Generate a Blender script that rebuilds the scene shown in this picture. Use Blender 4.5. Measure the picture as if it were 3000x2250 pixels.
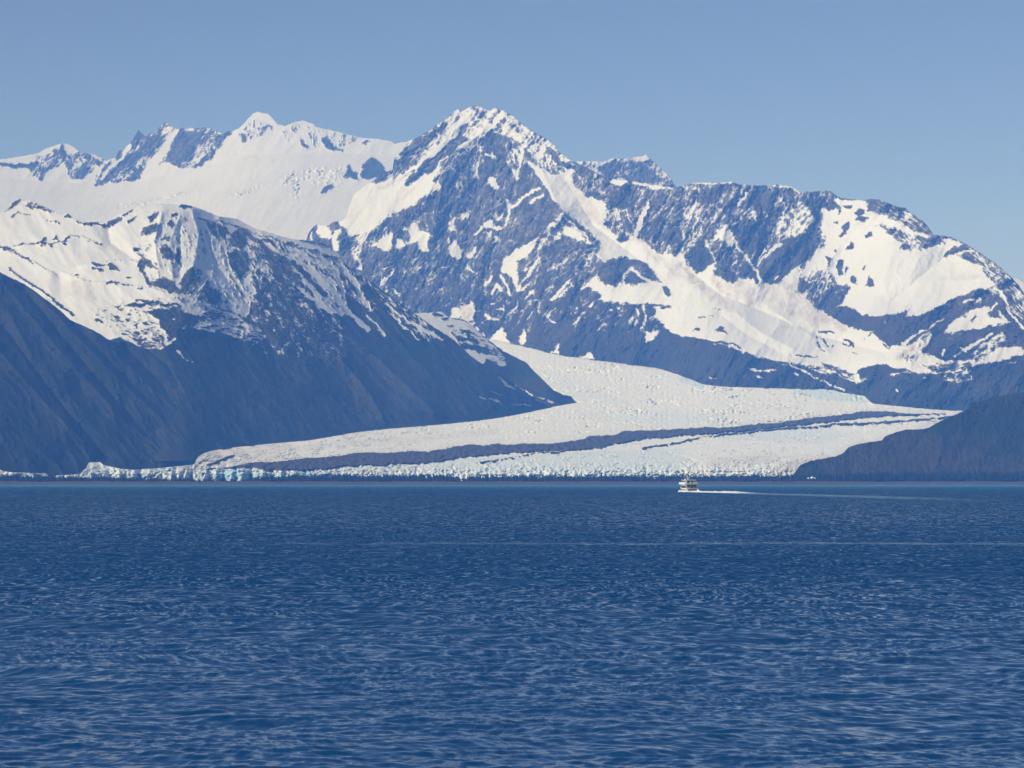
import bpy, math, random
import numpy as np

# ------------------------------------------------------------------ camera, world, sun, exposure
F = 7800.0            # focal length in photo pixels (3000 px wide frame)
UC, YH = 1500.0, 1413.0   # image centre column and horizon row of the photo
CAMH = 6.4
scene = bpy.context.scene
for _o in list(bpy.data.objects):
    bpy.data.objects.remove(_o, do_unlink=True)

cam_d = bpy.data.cameras.new("camera")
cam_d.sensor_width = 36.0
cam_d.lens = F / 3000.0 * 36.0
cam_d.shift_y = (YH - 1125.0) / 3000.0
cam_d.clip_start = 1.0
cam_d.clip_end = 90000.0
cam = bpy.data.objects.new("camera", cam_d)
cam.location = (0, 0, CAMH)
cam.rotation_euler = (math.pi / 2, 0, 0)
scene.collection.objects.link(cam)
scene.camera = cam

SUN_AZ = math.radians(-117.0)     # measured from +Y towards +X: the sun stands left of and a little behind the camera
SUN_EL = math.radians(37.0)
sdir = (math.sin(SUN_AZ) * math.cos(SUN_EL), math.cos(SUN_AZ) * math.cos(SUN_EL), math.sin(SUN_EL))

world = bpy.data.worlds.new("World")
scene.world = world
world.use_nodes = True
wn = world.node_tree
wn.nodes.clear()
sky = wn.nodes.new("ShaderNodeTexSky")
sky.sky_type = 'NISHITA'
sky.sun_disc = False
sky.sun_elevation = SUN_EL
sky.sun_rotation = SUN_AZ
sky.altitude = 3500.0
sky.air_density = 1.0
sky.dust_density = 1.0
sky.ozone_density = 2.0
bg = wn.nodes.new("ShaderNodeBackground")
bg.inputs["Strength"].default_value = 0.08
wo = wn.nodes.new("ShaderNodeOutputWorld")
tint = wn.nodes.new("ShaderNodeMix"); tint.data_type = 'RGBA'; tint.blend_type = 'MULTIPLY'; tint.inputs[0].default_value = 1.0
tint.inputs[7].default_value = (1.16, 0.96, 0.93, 1)      # slightly milky spring air, the same over the whole sky
wn.links.new(sky.outputs[0], tint.inputs[6]); wn.links.new(tint.outputs[2], bg.inputs[0])
wn.links.new(bg.outputs[0], wo.inputs[0])

sun_d = bpy.data.lights.new("sun", 'SUN')
sun_d.energy = 5.0
sun_d.angle = math.radians(0.5)
sun_d.color = (1.0, 0.99, 0.97)
sun = bpy.data.objects.new("sun", sun_d)
from mathutils import Vector
sun.rotation_euler = Vector(sdir).to_track_quat('Z', 'Y').to_euler()
sun.location = (-6000, -4000, 6000)
scene.collection.objects.link(sun)

scene.view_settings.view_transform = 'Standard'
scene.view_settings.look = 'None'
scene.view_settings.exposure = 0.0
scene.view_settings.gamma = 1.0
scene.view_settings.use_curve_mapping = False
cy = scene.cycles
cy.use_denoising = True
cy.max_bounces = 6
cy.diffuse_bounces = 2
cy.glossy_bounces = 2
cy.transmission_bounces = 1
cy.volume_bounces = 3
cy.caustics_reflective = False
cy.caustics_refractive = False

HAZE_DENSITY = 6.0e-5
HAZE_COLOR = (0.10, 0.32, 1.0)

# ------------------------------------------------------------------ small helpers
def mkmesh(name, verts, faces_quads, mat=None, attrs=None, smooth=True, tris=None):
    me = bpy.data.meshes.new(name)
    verts = np.asarray(verts, dtype=np.float32)
    me.vertices.add(len(verts))
    me.vertices.foreach_set("co", verts.ravel())
    q = np.asarray(faces_quads, dtype=np.int32)
    n = len(q)
    k = q.shape[1]
    me.loops.add(n * k)
    me.loops.foreach_set("vertex_index", q.ravel())
    me.polygons.add(n)
    me.polygons.foreach_set("loop_start", np.arange(0, n * k, k, dtype=np.int32))
    me.polygons.foreach_set("loop_total", np.full(n, k, dtype=np.int32))
    if smooth:
        me.polygons.foreach_set("use_smooth", np.ones(n, dtype=bool))
    me.update(calc_edges=True)
    if attrs:
        for an, av in attrs.items():
            a = me.attributes.new(an, 'FLOAT', 'POINT')
            a.data.foreach_set("value", np.asarray(av, dtype=np.float32).ravel())
    if mat:
        me.materials.append(mat)
    return me

def link(name, me, parent=None, loc=(0, 0, 0), rotz=0.0):
    o = bpy.data.objects.new(name, me)
    scene.collection.objects.link(o)
    o.location = loc
    o.rotation_euler = (0, 0, rotz)
    if parent is not None:
        o.parent = parent
    return o

def gridfaces(nr, nc):
    i = np.arange(nr - 1)[:, None] * nc + np.arange(nc - 1)[None, :]
    return np.stack([i, i + 1, i + 1 + nc, i + nc], -1).reshape(-1, 4)

# gradient noise ----------------------------------------------------
_rng = np.random.RandomState(7)
_perm = np.concatenate([_rng.permutation(1024)] * 3).astype(np.int32)
_ga = np.linspace(0, 2 * np.pi, 64, endpoint=False)
_gx, _gy = np.cos(_ga).astype(np.float32), np.sin(_ga).astype(np.float32)

def pn(x, y, seed=0):
    x = np.asarray(x, dtype=np.float32) + np.float32(seed * 17.31)
    y = np.asarray(y, dtype=np.float32) - np.float32(seed * 9.73)
    xf = np.floor(x); yf = np.floor(y)
    xi = xf.astype(np.int32) & 1023; yi = yf.astype(np.int32) & 1023
    fx = x - xf; fy = y - yf
    u = fx * fx * fx * (fx * (fx * 6 - 15) + 10)
    v = fy * fy * fy * (fy * (fy * 6 - 15) + 10)
    x1 = (xi + 1) & 1023; y1 = (yi + 1) & 1023
    def g(ix, iy, dx, dy):
        h = _perm[_perm[ix] + iy] & 63
        return _gx[h] * dx + _gy[h] * dy
    n00 = g(xi, yi, fx, fy); n10 = g(x1, yi, fx - 1, fy)
    n01 = g(xi, y1, fx, fy - 1); n11 = g(x1, y1, fx - 1, fy - 1)
    a = n00 + u * (n10 - n00); b = n01 + u * (n11 - n01)
    return (a + v * (b - a)) * 1.5

def fbm(x, y, seed=0, octv=4, gain=0.5):
    s = 0; a = 1.0; t = 0
    for k in range(octv):
        s = s + a * pn(x * 2 ** k, y * 2 ** k, seed + k * 3)
        t += a; a *= gain
    return s / t * 1.5

def ridged(x, y, seed=0, octv=4, gain=0.5):
    s = 0; a = 1.0; t = 0
    for k in range(octv):
        s = s + a * (1 - 2 * np.abs(pn(x * 2 ** k, y * 2 ** k, seed + k * 5)))
        t += a; a *= gain
    return s / t * 1.6 - 0.75

def sst(x, a, b):
    t = np.clip((x - a) / (b - a), 0, 1)
    return t * t * (3 - 2 * t)

# photo-tile coordinates: features are written in tiles of the survey grid
TILES = {'A': (0, 280), 'B': (1000, 280), 'C': (2000, 480), 'D': (0, 800), 'E': (1000, 800), 'F': (2000, 800), 'P': (0, 0)}
def P(tile, pts):
    x0, y0 = TILES[tile]
    k = 1.0 if tile == 'P' else 2.212
    return [(x0 + a / k, y0 + b / k) for a, b in pts]

def soft_curve(pts, sigma=70.0, step=6.0):
    pts = np.asarray(pts, dtype=float)
    xs = np.arange(pts[0, 0] - 4 * sigma, pts[-1, 0] + 4 * sigma, step)
    ys = np.interp(xs, pts[:, 0], pts[:, 1])
    k = np.exp(-0.5 * (np.arange(-int(3 * sigma / step), int(3 * sigma / step) + 1) * step / sigma) ** 2); k /= k.sum()
    h = len(k) // 2
    ys = np.convolve(np.pad(ys, (h, h), mode='edge'), k, mode='valid')
    return np.stack([xs, ys], -1)

def poly_sd(px, py, pts):
    pts = np.asarray(pts, dtype=np.float32)
    d = np.full(px.shape, 1e9, np.float32)
    inside = np.zeros(px.shape, bool)
    n = len(pts)
    for i in range(n):
        ax, ay = pts[i]; bx, by = pts[(i + 1) % n]
        ex, ey = bx - ax, by - ay
        l2 = ex * ex + ey * ey + 1e-6
        t = np.clip(((px - ax) * ex + (py - ay) * ey) / l2, 0, 1)
        dx = px - ax - t * ex; dy = py - ay - t * ey
        d = np.minimum(d, dx * dx + dy * dy)
        if ay != by:
            c = ((py >= min(ay, by)) & (py < max(ay, by))) & (px < ex * (py - ay) / (ey if ey != 0 else 1e-6) + ax)
            inside ^= c
    d = np.sqrt(d)
    return np.where(inside, d, -d)

def line_sd(px, py, pts, w0, w1):
    d = np.full(px.shape, -1e9, np.float32)
    n = len(pts) - 1
    for i in range(n):
        ax, ay = pts[i]; bx, by = pts[i + 1]
        ex, ey = bx - ax, by - ay
        l2 = ex * ex + ey * ey + 1e-6
        t = np.clip(((px - ax) * ex + (py - ay) * ey) / l2, 0, 1)
        dx = px - ax - t * ex; dy = py - ay - t * ey
        w = w0 + (w1 - w0) * (i + t) / n
        d = np.maximum(d, w - np.sqrt(dx * dx + dy * dy))
    return d

class Feat:
    def __init__(self):
        self.tile = 'A'; self.L = []
    def T(self, t):
        self.tile = t
    def R(self, p, ang, pts, soft=10.0):
        self.L.append(('snow', 'poly', p, ang, P(self.tile, pts), soft, 0, 0))
    def S(self, p, w, pts, w1=None, ang=None, soft=4.5):
        self.L.append(('snow', 'line', p, ang, P(self.tile, pts), soft, w / 2.212, (w if w1 is None else w1) / 2.212))
    def D(self, a, w, pts, w1=None, soft=12):
        self.L.append(('dirt', 'line', a, None, P(self.tile, pts), soft, w / 2.212, (w if w1 is None else w1) / 2.212))
    def DR(self, a, pts, soft=10):
        self.L.append(('dirt', 'poly', a, None, P(self.tile, pts), soft, 0, 0))
    def B(self, a, w, pts, w1=None, soft=8):     # blue ice
        self.L.append(('blue', 'line', a, None, P(self.tile, pts), soft, w / 2.212, (w if w1 is None else w1) / 2.212))
    def BR(self, a, pts, soft=8):
        self.L.append(('blue', 'poly', a, None, P(self.tile, pts), soft, 0, 0))
    def X(self, a, w, pts, soft=20):             # crevassed, rough
        self.L.append(('rough', 'line', a, None, P(self.tile, pts), soft, w / 2.212, w / 2.212))
    def XR(self, a, pts, soft=20):
        self.L.append(('rough', 'poly', a, None, P(self.tile, pts), soft, 0, 0))
    def K(self, dr, w, pts):                     # ridge (negative: towards the viewer) or gully
        self.L.append(('relief', 'gauss', dr, None, P(self.tile, pts), 0, w / 2.212, 0))
    def E(self, dr, w, pts):                     # edge: everything below the line stands nearer, fading over w
        self.L.append(('relief', 'edge', dr, None, P(self.tile, pts), 0, w / 2.212, 0))

def apply_feats(feat, U, Y, base_p, base_ang, warp=(6.0, 2.2), seed=1, gsc=1.0):
    """Returns dict of channels on the grid U, Y (photo pixels)."""
    V = -Y
    wu = U + warp[0] * fbm(U / 34, V / 34, seed + 1, 3) + warp[1] * fbm(U / 7, V / 7, seed + 2, 2)
    wy = Y + warp[0] * fbm(U / 34, V / 34, seed + 5, 3) + warp[1] * fbm(U / 7, V / 7, seed + 6, 2)
    cache = {}
    def noise(ang):
        ang = int(round(ang / 10.0) * 10) % 180
        if ang not in cache:
            a = math.radians(ang)
            s = (U * math.cos(a) + V * math.sin(a)); c = (-U * math.sin(a) + V * math.cos(a))
            s = s + 9 * fbm(U / 60, V / 60, seed + 20, 2); c = c + 7 * fbm(U / 50, V / 50, seed + 21, 2)
            n = (0.7 * fbm(s / (66 * gsc), c / (20 * gsc), seed + 30 + ang, 2) + 0.7 * ridged(s / (30 * gsc), c / (9 * gsc), seed + 31 + ang, 2)
                 + 0.6 * pn(s / 12, c / 4.2, seed + 32) + 0.35 * pn(s / 6, c / 2.4, seed + 33))
            cache[ang] = n.astype(np.float32)
        return cache[ang]
    Pm = base_p.astype(np.float32) if hasattr(base_p, 'shape') else np.full(U.shape, base_p, np.float32)
    N = noise(base_ang).copy()
    ch = {'dirt': np.zeros(U.shape, np.float32), 'blue': np.zeros(U.shape, np.float32),
          'rough': np.zeros(U.shape, np.float32), 'relief': np.zeros(U.shape, np.float32)}
    for kind, shape, val, ang, pts, soft, w0, w1 in feat.L:
        a = np.asarray(pts)
        m = soft + max(w0, w1) * (3.2 if shape in ('gauss', 'edge') else 1) + 14
        x0, x1 = a[:, 0].min() - m, a[:, 0].max() + m
        y0, y1 = a[:, 1].min() - m, a[:, 1].max() + (m if shape != 'edge' else w0 * 6)
        sel = (U > x0) & (U < x1) & (Y > y0) & (Y < y1)
        if not sel.any():
            continue
        if shape == 'gauss':
            d = -line_sd(U[sel] + 0.5 * (wu[sel] - U[sel]), Y[sel], pts, 0, 0)
            ch['relief'][sel] += val * np.exp(-np.abs(d) / w0)
            continue
        if shape == 'edge':
            yl = np.interp(U[sel], a[:, 0], a[:, 1]) + 0.5 * (wy[sel] - Y[sel])
            e = sst(U[sel], a[0, 0], a[0, 0] + 40) * (1 - sst(U[sel], a[-1, 0] - 40, a[-1, 0]))
            below = Y[sel] - yl
            ch['relief'][sel] += np.where(below > 0, val * np.exp(-below / w0), 0) * e
            continue
        x = wu[sel]; y = wy[sel]
        sd = poly_sd(x, y, pts) if shape == 'poly' else line_sd(x, y, pts, w0, w1)
        mk = sst(sd, -soft * 0.5, soft * 0.5)
        if kind == 'snow':
            Pm[sel] += (val - Pm[sel]) * mk
            if ang is not None:
                n2 = noise(ang)[sel]
                N[sel] += (n2 - N[sel]) * sst(sd, -10, 10)
        else:
            ch[kind][sel] = np.maximum(ch[kind][sel], val * mk) if val > 0 else ch[kind][sel] * (1 + val * mk)
    fine = pn(U / 3.1, V / 3.1, seed + 77)
    Pn = np.clip(Pm, 0, 1)
    Pm0 = np.clip(Pn, 0.05, 0.95)
    snow = (Pn - 0.5) * 2 + N * 1.25 * np.sqrt(4 * Pn * (1 - Pn)) + (0.12 + 0.5 * np.sqrt(Pn * (1 - Pn))) * fine + 0.25 * pn(U / 7, V / 6, seed + 78) * np.sqrt(4 * Pm0 * (1 - Pm0))
    ch['snow'] = snow; ch['P'] = Pn; ch['N'] = N
    return ch

def smooth1(a, k):
    if k < 2: return a
    ker = np.hanning(k + 2)[1:-1]; ker /= ker.sum()
    pad = k // 2
    return np.convolve(np.pad(a, (pad, k - 1 - pad), mode='edge'), ker, mode='valid')

def world_xyz(U, Y, R):
    return np.stack([(U - UC) / F * R, R, CAMH + (YH - Y) / F * R], -1)

def sheet(name, u0, u1, du, sky_pts, bot, dy, rfun, feat, mat, base_p, base_ang, amp=(30, 12, 5), jag=1.6, seed=1,
          label=None, relief_floor=None, snow_amp=0.35, back=1500.0, gsc=1.0, kind='structure', edge_fade=None, rowpow=1.0):
    """One mountain as a solid slope: front face traced in u/y with its own distance, crest, and a back slope down to the ground."""
    us = np.arange(u0, u1 + du, du, dtype=np.float32)
    sp = np.asarray(sky_pts)
    ys = np.interp(us, sp[:, 0], sp[:, 1]) + jag * (pn(us / 9, us * 0 + 3.3, seed) + 0.7 * pn(us / 4, us * 0 + 7.3, seed + 1))
    yb = np.interp(us, *np.asarray(bot).T) if not np.isscalar(bot) else np.full(us.shape, bot, np.float32)
    nr = int(max(8, (yb - ys).max() / dy))
    s = (np.arange(nr) / (nr - 1.0))[:, None] ** rowpow
    Y = (yb[None, :] + (ys - yb)[None, :] * s).astype(np.float32)
    U = np.broadcast_to(us[None, :], Y.shape).astype(np.float32)
    ch = apply_feats(feat, U, Y, base_p(U, Y) if callable(base_p) else base_p, base_ang, seed=seed, gsc=gsc)
    V = -Y
    sn = sst(ch['snow'], -0.5, 0.6)
    rock = 1 - sn
    mixed = np.sqrt(4 * ch['P'] * (1 - ch['P']))
    a = math.radians(base_ang)
    sU = U * math.cos(a) + V * math.sin(a); cU = -U * math.sin(a) + V * math.cos(a)
    big = ridged(sU / 240, cU / 95, seed + 50, 3)
    fine = ridged(U / 17, V / 13, seed + 60, 3)
    xf = pn(U / 3.4, V / 3.4, seed + 66)
    rel = -amp[0] * big * (0.45 + 0.55 * rock) - amp[1] * (-ch['N']) * (rock + sn * (0.14 + (snow_amp - 0.14) * mixed)) * 0.7 \
          - amp[2] * (fine + 0.35 * xf) * (0.10 + 0.90 * rock + 0.5 * sn * mixed) - 7.0 * rock + ch['relief']
    rel = rel + ch['rough'] * 45 * ridged(U / 16, V / 7, seed + 70, 3)
    if edge_fade is not None:
        rel = rel * sst(edge_fade(U, Y), 0, 45)
    R = rfun(U, Y) + rel
    pos = world_xyz(U, Y, R)
    # back slope
    topR = R[-1]; topz = pos[-1, :, 2]; topx = pos[-1, :, 0]
    rows = []; nb = 7
    ch['thin'] = sst(YH - Y, 430, 700)
    attr_b = {k: [] for k in ('snow', 'dirt', 'blue', 'thin')}
    for k in range(1, nb + 1):
        f = k / nb
        rr = topR + np.maximum(topz, 50) * 1.5 * f
        zz = topz * (1 - f) ** 1.0 - 5 * f + 18 * pn(us / 60, us * 0 + k * 0.8, seed + 9) * (1 if k < nb else 0) * f
        rows.append(np.stack([topx * (1 + 0.0 * f), rr, zz], -1))
    pos = np.concatenate([pos, np.array(rows)], 0)
    for kx in attr_b:
        attr_b[kx] = np.concatenate([ch[kx], np.repeat(ch[kx][-1:], nb, 0)], 0)
    me = mkmesh(name, pos.reshape(-1, 3), gridfaces(pos.shape[0], pos.shape[1]), mat,
                {k: v for k, v in attr_b.items()})
    o = link(name, me)
    if kind: o['kind'] = kind
    if label: o['label'] = label
    return o

# ------------------------------------------------------------------ materials
class NT:
    def __init__(self, name):
        self.m = bpy.data.materials.new(name); self.m.use_nodes = True
        self.t = self.m.node_tree; self.n = self.t.nodes; self.l = self.t.links
        self.n.clear()
        self.out = self.n.new("ShaderNodeOutputMaterial")
    def node(self, typ, **kw):
        n = self.n.new(typ)
        for k, v in kw.items(): setattr(n, k, v)
        return n
    def attr(self, name):
        a = self.node("ShaderNodeAttribute"); a.attribute_name = name; return a.outputs["Fac"]
    def math(self, op, a, b=None, c=None, clamp=False):
        n = self.node("ShaderNodeMath", operation=op, use_clamp=clamp)
        for i, v in enumerate((a, b, c)):
            if v is None: continue
            if isinstance(v, (int, float)): n.inputs[i].default_value = v
            else: self.l.new(v, n.inputs[i])
        return n.outputs[0]
    def noise(self, scale, detail=3, rough=0.55, vec=None, dist=0.0):
        n = self.node("ShaderNodeTexNoise")
        n.inputs["Scale"].default_value = scale; n.inputs["Detail"].default_value = detail
        n.inputs["Roughness"].default_value = rough; n.inputs["Distortion"].default_value = dist
        if vec is not None: self.l.new(vec, n.inputs["Vector"])
        return n.outputs["Fac"]
    def pos(self):
        return self.node("ShaderNodeNewGeometry").outputs["Position"]
    def mapping(self, vec, scale=(1, 1, 1), rot=(0, 0, 0)):
        n = self.node("ShaderNodeMapping"); n.inputs["Scale"].default_value = scale; n.inputs["Rotation"].default_value = rot
        self.l.new(vec, n.inputs["Vector"]); return n.outputs[0]
    def ramp(self, fac, a, b, lo=(0, 0, 0), hi=(1, 1, 1)):
        n = self.node("ShaderNodeMapRange"); n.inputs["From Min"].default_value = a; n.inputs["From Max"].default_value = b
        n.clamp = True
        self.l.new(fac, n.inputs["Value"]); return n.outputs["Result"]
    def mix(self, fac, a, b):
        n = self.node("ShaderNodeMix", data_type='RGBA')
        if isinstance(fac, (int, float)): n.inputs["Factor"].default_value = fac
        else: self.l.new(fac, n.inputs["Factor"])
        for key, v in ((6, a), (7, b)):
            if isinstance(v, tuple): n.inputs[key].default_value = (*v, 1)
            else: self.l.new(v, n.inputs[key])
        return n.outputs[2]
    def bsdf(self, color, rough=0.8, spec=0.3, bump=None):
        b = self.node("ShaderNodeBsdfPrincipled")
        if isinstance(color, tuple): b.inputs["Base Color"].default_value = (*color, 1)
        else: self.l.new(color, b.inputs["Base Color"])
        if isinstance(rough, (int, float)): b.inputs["Roughness"].default_value = rough
        else: self.l.new(rough, b.inputs["Roughness"])
        b.inputs["Specular IOR Level"].default_value = spec
        if bump is not None: self.l.new(bump, b.inputs["Normal"])
        self.l.new(b.outputs[0], self.out.inputs["Surface"])
        return b
    def bump(self, h, dist, strength=1.0):
        n = self.node("ShaderNodeBump"); n.inputs["Distance"].default_value = dist; n.inputs["Strength"].default_value = strength
        self.l.new(h, n.inputs["Height"]); return n.outputs[0]

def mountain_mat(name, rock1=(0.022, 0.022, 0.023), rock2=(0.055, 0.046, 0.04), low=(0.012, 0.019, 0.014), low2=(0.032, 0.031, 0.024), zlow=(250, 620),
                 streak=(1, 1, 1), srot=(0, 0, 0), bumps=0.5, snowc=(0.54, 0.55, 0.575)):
    k = NT(name)
    p = k.pos()
    sn = k.attr("snow"); di = k.attr("dirt")
    nf = k.noise(0.035, 7, 0.74, k.mapping(p, (1, 1, 0.5)))
    s = k.math('ADD', k.math('MULTIPLY', sn, 0.9), k.math('MULTIPLY', k.math('SUBTRACT', nf, 0.5), 2.6))
    sf = k.ramp(s, -0.30, 0.34)
    nd = k.noise(0.11, 5, 0.7, k.mapping(p, (1, 1, 0.6)))
    thin = k.ramp(k.math('ADD', s, k.math('MULTIPLY', k.math('SUBTRACT', nd, 0.5), 2.2)), -0.95, 0.2)
    sf = k.math('MAXIMUM', sf, k.math('MULTIPLY', thin, k.math('MULTIPLY', k.attr("thin"), 0.27)))
    n1 = k.noise(0.004, 5, 0.6, k.mapping(p, streak, srot)); n2 = k.noise(0.02, 4, 0.6, p)
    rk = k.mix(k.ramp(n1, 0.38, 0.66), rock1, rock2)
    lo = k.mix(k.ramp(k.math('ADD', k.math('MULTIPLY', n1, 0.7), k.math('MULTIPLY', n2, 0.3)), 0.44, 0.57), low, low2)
    sx = k.node("ShaderNodeSeparateXYZ"); k.l.new(p, sx.inputs[0])
    zf = k.ramp(k.math('ADD', sx.outputs[2], k.math('MULTIPLY', n2, 160)), zlow[0] + 80, zlow[1] + 80)
    gnd = k.mix(zf, lo, rk)
    sc = k.mix(k.ramp(k.noise(0.003, 3, 0.5, p), 0.35, 0.7), snowc, (snowc[0] * 0.95, snowc[1] * 0.94, snowc[2] * 0.93))
    sc = k.mix(k.math('MULTIPLY', di, k.ramp(k.noise(0.02, 5, 0.7, p), 0.3, 0.62)), sc, (0.33, 0.28, 0.25))
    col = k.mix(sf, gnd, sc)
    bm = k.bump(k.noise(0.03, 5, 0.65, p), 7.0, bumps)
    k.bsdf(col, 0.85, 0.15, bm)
    return k.m

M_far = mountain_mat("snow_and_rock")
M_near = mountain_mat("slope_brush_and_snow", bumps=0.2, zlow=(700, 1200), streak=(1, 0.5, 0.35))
M_forest = mountain_mat("forested_slope", bumps=0.15, rock1=(0.012, 0.018, 0.012), rock2=(0.022, 0.023, 0.018), low=(0.009, 0.015, 0.011), low2=(0.022, 0.024, 0.018),
                        zlow=(900, 1300), streak=(2.2, 1.0, 0.25), srot=(0, math.radians(-38), 0))
M_hill = mountain_mat("spruce_hill", bumps=0.2, rock1=(0.011, 0.017, 0.011), rock2=(0.034, 0.03, 0.022), low=(0.010, 0.017, 0.010), low2=(0.034, 0.03, 0.02), zlow=(900, 1300))

# ------------------------------------------------------------------ the glacier surface distance law, shared by slopes that meet the ice
_gv = np.array([-60, -8, 0, 12, 24, 34, 50, 80, 143, 229, 330, 423, 500, 700.0])
_gr = np.array([7300, 7352, 7358, 7364, 7380, 7430, 7640, 8060, 9000, 10200, 11600, 12900, 13900, 16500.0])
def RG(v):
    return np.interp(v, _gv, _gr)

# ------------------------------------------------------------------ far icefield with its peaks
sky3 = P('A', [(-260, 430), (0, 412), (60, 408), (150, 392), (240, 375), (300, 345), (350, 325), (405, 308), (440, 312), (480, 335), (530, 375), (570, 370), (620, 385),
     (660, 405), (690, 425), (720, 410), (750, 400), (775, 350), (800, 355), (820, 330), (860, 290), (880, 250), (897, 222), (925, 250), (945, 270), (975, 245),
     (1010, 230), (1040, 200), (1060, 180), (1085, 178), (1105, 195), (1150, 215), (1190, 208), (1230, 210), (1290, 212), (1325, 203), (1370, 215), (1420, 235),
     (1445, 250), (1470, 230), (1510, 228), (1545, 215), (1580, 185), (1600, 160), (1640, 120), (1665, 104), (1740, 118), (1770, 150), (1800, 185), (1850, 195),
     (1900, 175), (1960, 162), (2030, 180), (2050, 205), (2110, 215), (2212, 240)]) + \
     P('B', [(50, 255), (90, 262), (110, 270), (160, 275), (250, 283), (330, 297), (350, 312), (420, 300), (445, 290), (700, 400), (900, 560)])
f3 = Feat(); f3.T('A')
f3.R(.42, 50, [(620, 520), (690, 425), (760, 360), (870, 200), (1000, 180), (1060, 120), (1140, 150), (1200, 150), (1300, 150), (1430, 190), (1520, 200), (1430, 330), (1290, 460), (1160, 470), (1070, 430), (960, 450), (780, 560), (620, 580)])
f3.R(.06, 55, [(1150, 240), (1230, 225), (1310, 240), (1280, 330), (1220, 400), (1170, 465), (1070, 435), (1080, 390), (1120, 310)])
f3.R(.12, 50, [(615, 580), (700, 500), (800, 410), (900, 330), (990, 260), (1060, 205), (1050, 270), (960, 380), (860, 450), (700, 560)])
f3.R(.08, 50, [(785, 560), (870, 490), (960, 450), (910, 530), (830, 560)])
f3.S(1, 16, [(1140, 230), (1100, 290), (1040, 390), (980, 440)], 26)
f3.S(1, 14, [(840, 320), (760, 420), (660, 530)], 10)
f3.R(.1, 50, [(1250, 465), (1340, 400), (1410, 340), (1370, 420), (1300, 460)])
f3.R(0, 50, [(860, 295), (897, 210), (935, 262), (900, 285)]); f3.R(0, 50, [(745, 405), (770, 330), (800, 340), (795, 385)])
f3.R(.42, 60, [(160, 450), (240, 400), (300, 380), (400, 310), (430, 370), (480, 370), (560, 355), (690, 410), (600, 480), (520, 540), (450, 540), (420, 450), (330, 470), (270, 550), (210, 520)])
f3.R(.05, 60, [(385, 380), (405, 320), (430, 380), (425, 435), (390, 405)]); f3.R(.1, 60, [(250, 550), (255, 510), (290, 450), (310, 470), (280, 550)])
f3.R(.1, 60, [(455, 535), (500, 465), (560, 450), (585, 480), (520, 540)]); f3.S(0, 14, [(-60, 430), (20, 445), (100, 458), (180, 450)]); f3.R(0, 60, [(155, 465), (200, 425), (235, 450), (215, 485)])
f3.R(.05, 60, [(600, 440), (600, 400), (660, 430), (640, 450)]); f3.R(.1, 50, [(640, 500), (690, 445), (760, 410), (700, 480)])
f3.R(.72, 80, [(1540, 230), (1640, 150), (1740, 180), (1780, 210), (1640, 300), (1570, 310)]); f3.R(0, 40, [(1675, 212), (1730, 178), (1750, 195), (1705, 218)])
f3.R(0, 90, [(1560, 262), (1580, 245), (1595, 290), (1570, 303)]); f3.R(.76, 110, [(1800, 240), (1900, 180), (2212, 230), (2212, 360), (2100, 340), (1980, 340), (1850, 290)])
f3.R(0, 110, [(1950, 300), (2000, 320), (1990, 345), (1960, 330)]); f3.R(.05, 110, [(2090, 280), (2125, 265), (2150, 320), (2212, 350), (2150, 355), (2100, 350)]); f3.R(0, 50, [(1440, 275), (1475, 225), (1500, 250), (1460, 280)])
f3.R(0, 50, [(2065, 648), (2100, 590), (2150, 562), (2158, 590), (2110, 632)])
f3.X(.8, 26, [(1850, 560), (1910, 520), (1930, 640)]); f3.X(.8, 22, [(1990, 500), (2212, 490)]); f3.X(.7, 12, [(750, 720), (850, 715), (1100, 650), (1250, 620)])
f3.X(.7, 12, [(1500, 645), (1650, 612), (1740, 570)]); f3.X(.5, 50, [(2000, 520), (2150, 560)]); f3.D(.5, 6, [(850, 700), (1100, 655), (1250, 622)]); f3.D(.5, 5, [(1500, 640), (1640, 612)])
f3.D(.5, 5, [(1850, 550), (1920, 515)]); f3.D(.45, 5, [(1580, 405), (1660, 398)]); f3.D(.4, 8, [(1880, 600), (1940, 640)])
f3.T('B'); f3.R(0, 50, [(15, 528), (25, 490), (45, 447), (75, 485), (105, 500), (112, 545)]); f3.R(0, 80, [(118, 525), (140, 450), (200, 402), (245, 430), (305, 500), (220, 535), (150, 545)])
f3.R(0, 50, [(135, 300), (160, 285), (185, 295), (160, 315)]); f3.R(.7, 60, [(0, 240), (120, 260), (110, 300), (0, 330)])
foot3 = np.array(P('A', [(-200, 520), (0, 520), (300, 560), (620, 590), (1000, 560), (1160, 490), (1400, 440), (1600, 380), (1900, 350), (2212, 380)]) + P('B', [(300, 380), (700, 420)]))
foot3 = soft_curve(foot3, 110)
def r3(U, Y):
    yf = np.interp(U, foot3[:, 0], foot3[:, 1])
    v = YH - Y
    vf = YH - yf
    k = (17600 - 14900) / np.maximum(vf - 640, 50)
    return 14900 + k * (np.minimum(v, vf) - 640) + np.maximum(v - vf, 0) * 4.2
sheet("icefield_peaks", -120, 1420, 2.6, sky3, 790, 2.6, r3, f3, M_far, 1.0, 50, amp=(26, 12, 6), seed=11, snow_amp=0.06,
      label="distant white icefield under jagged rocky peaks along the left skyline")

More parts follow.
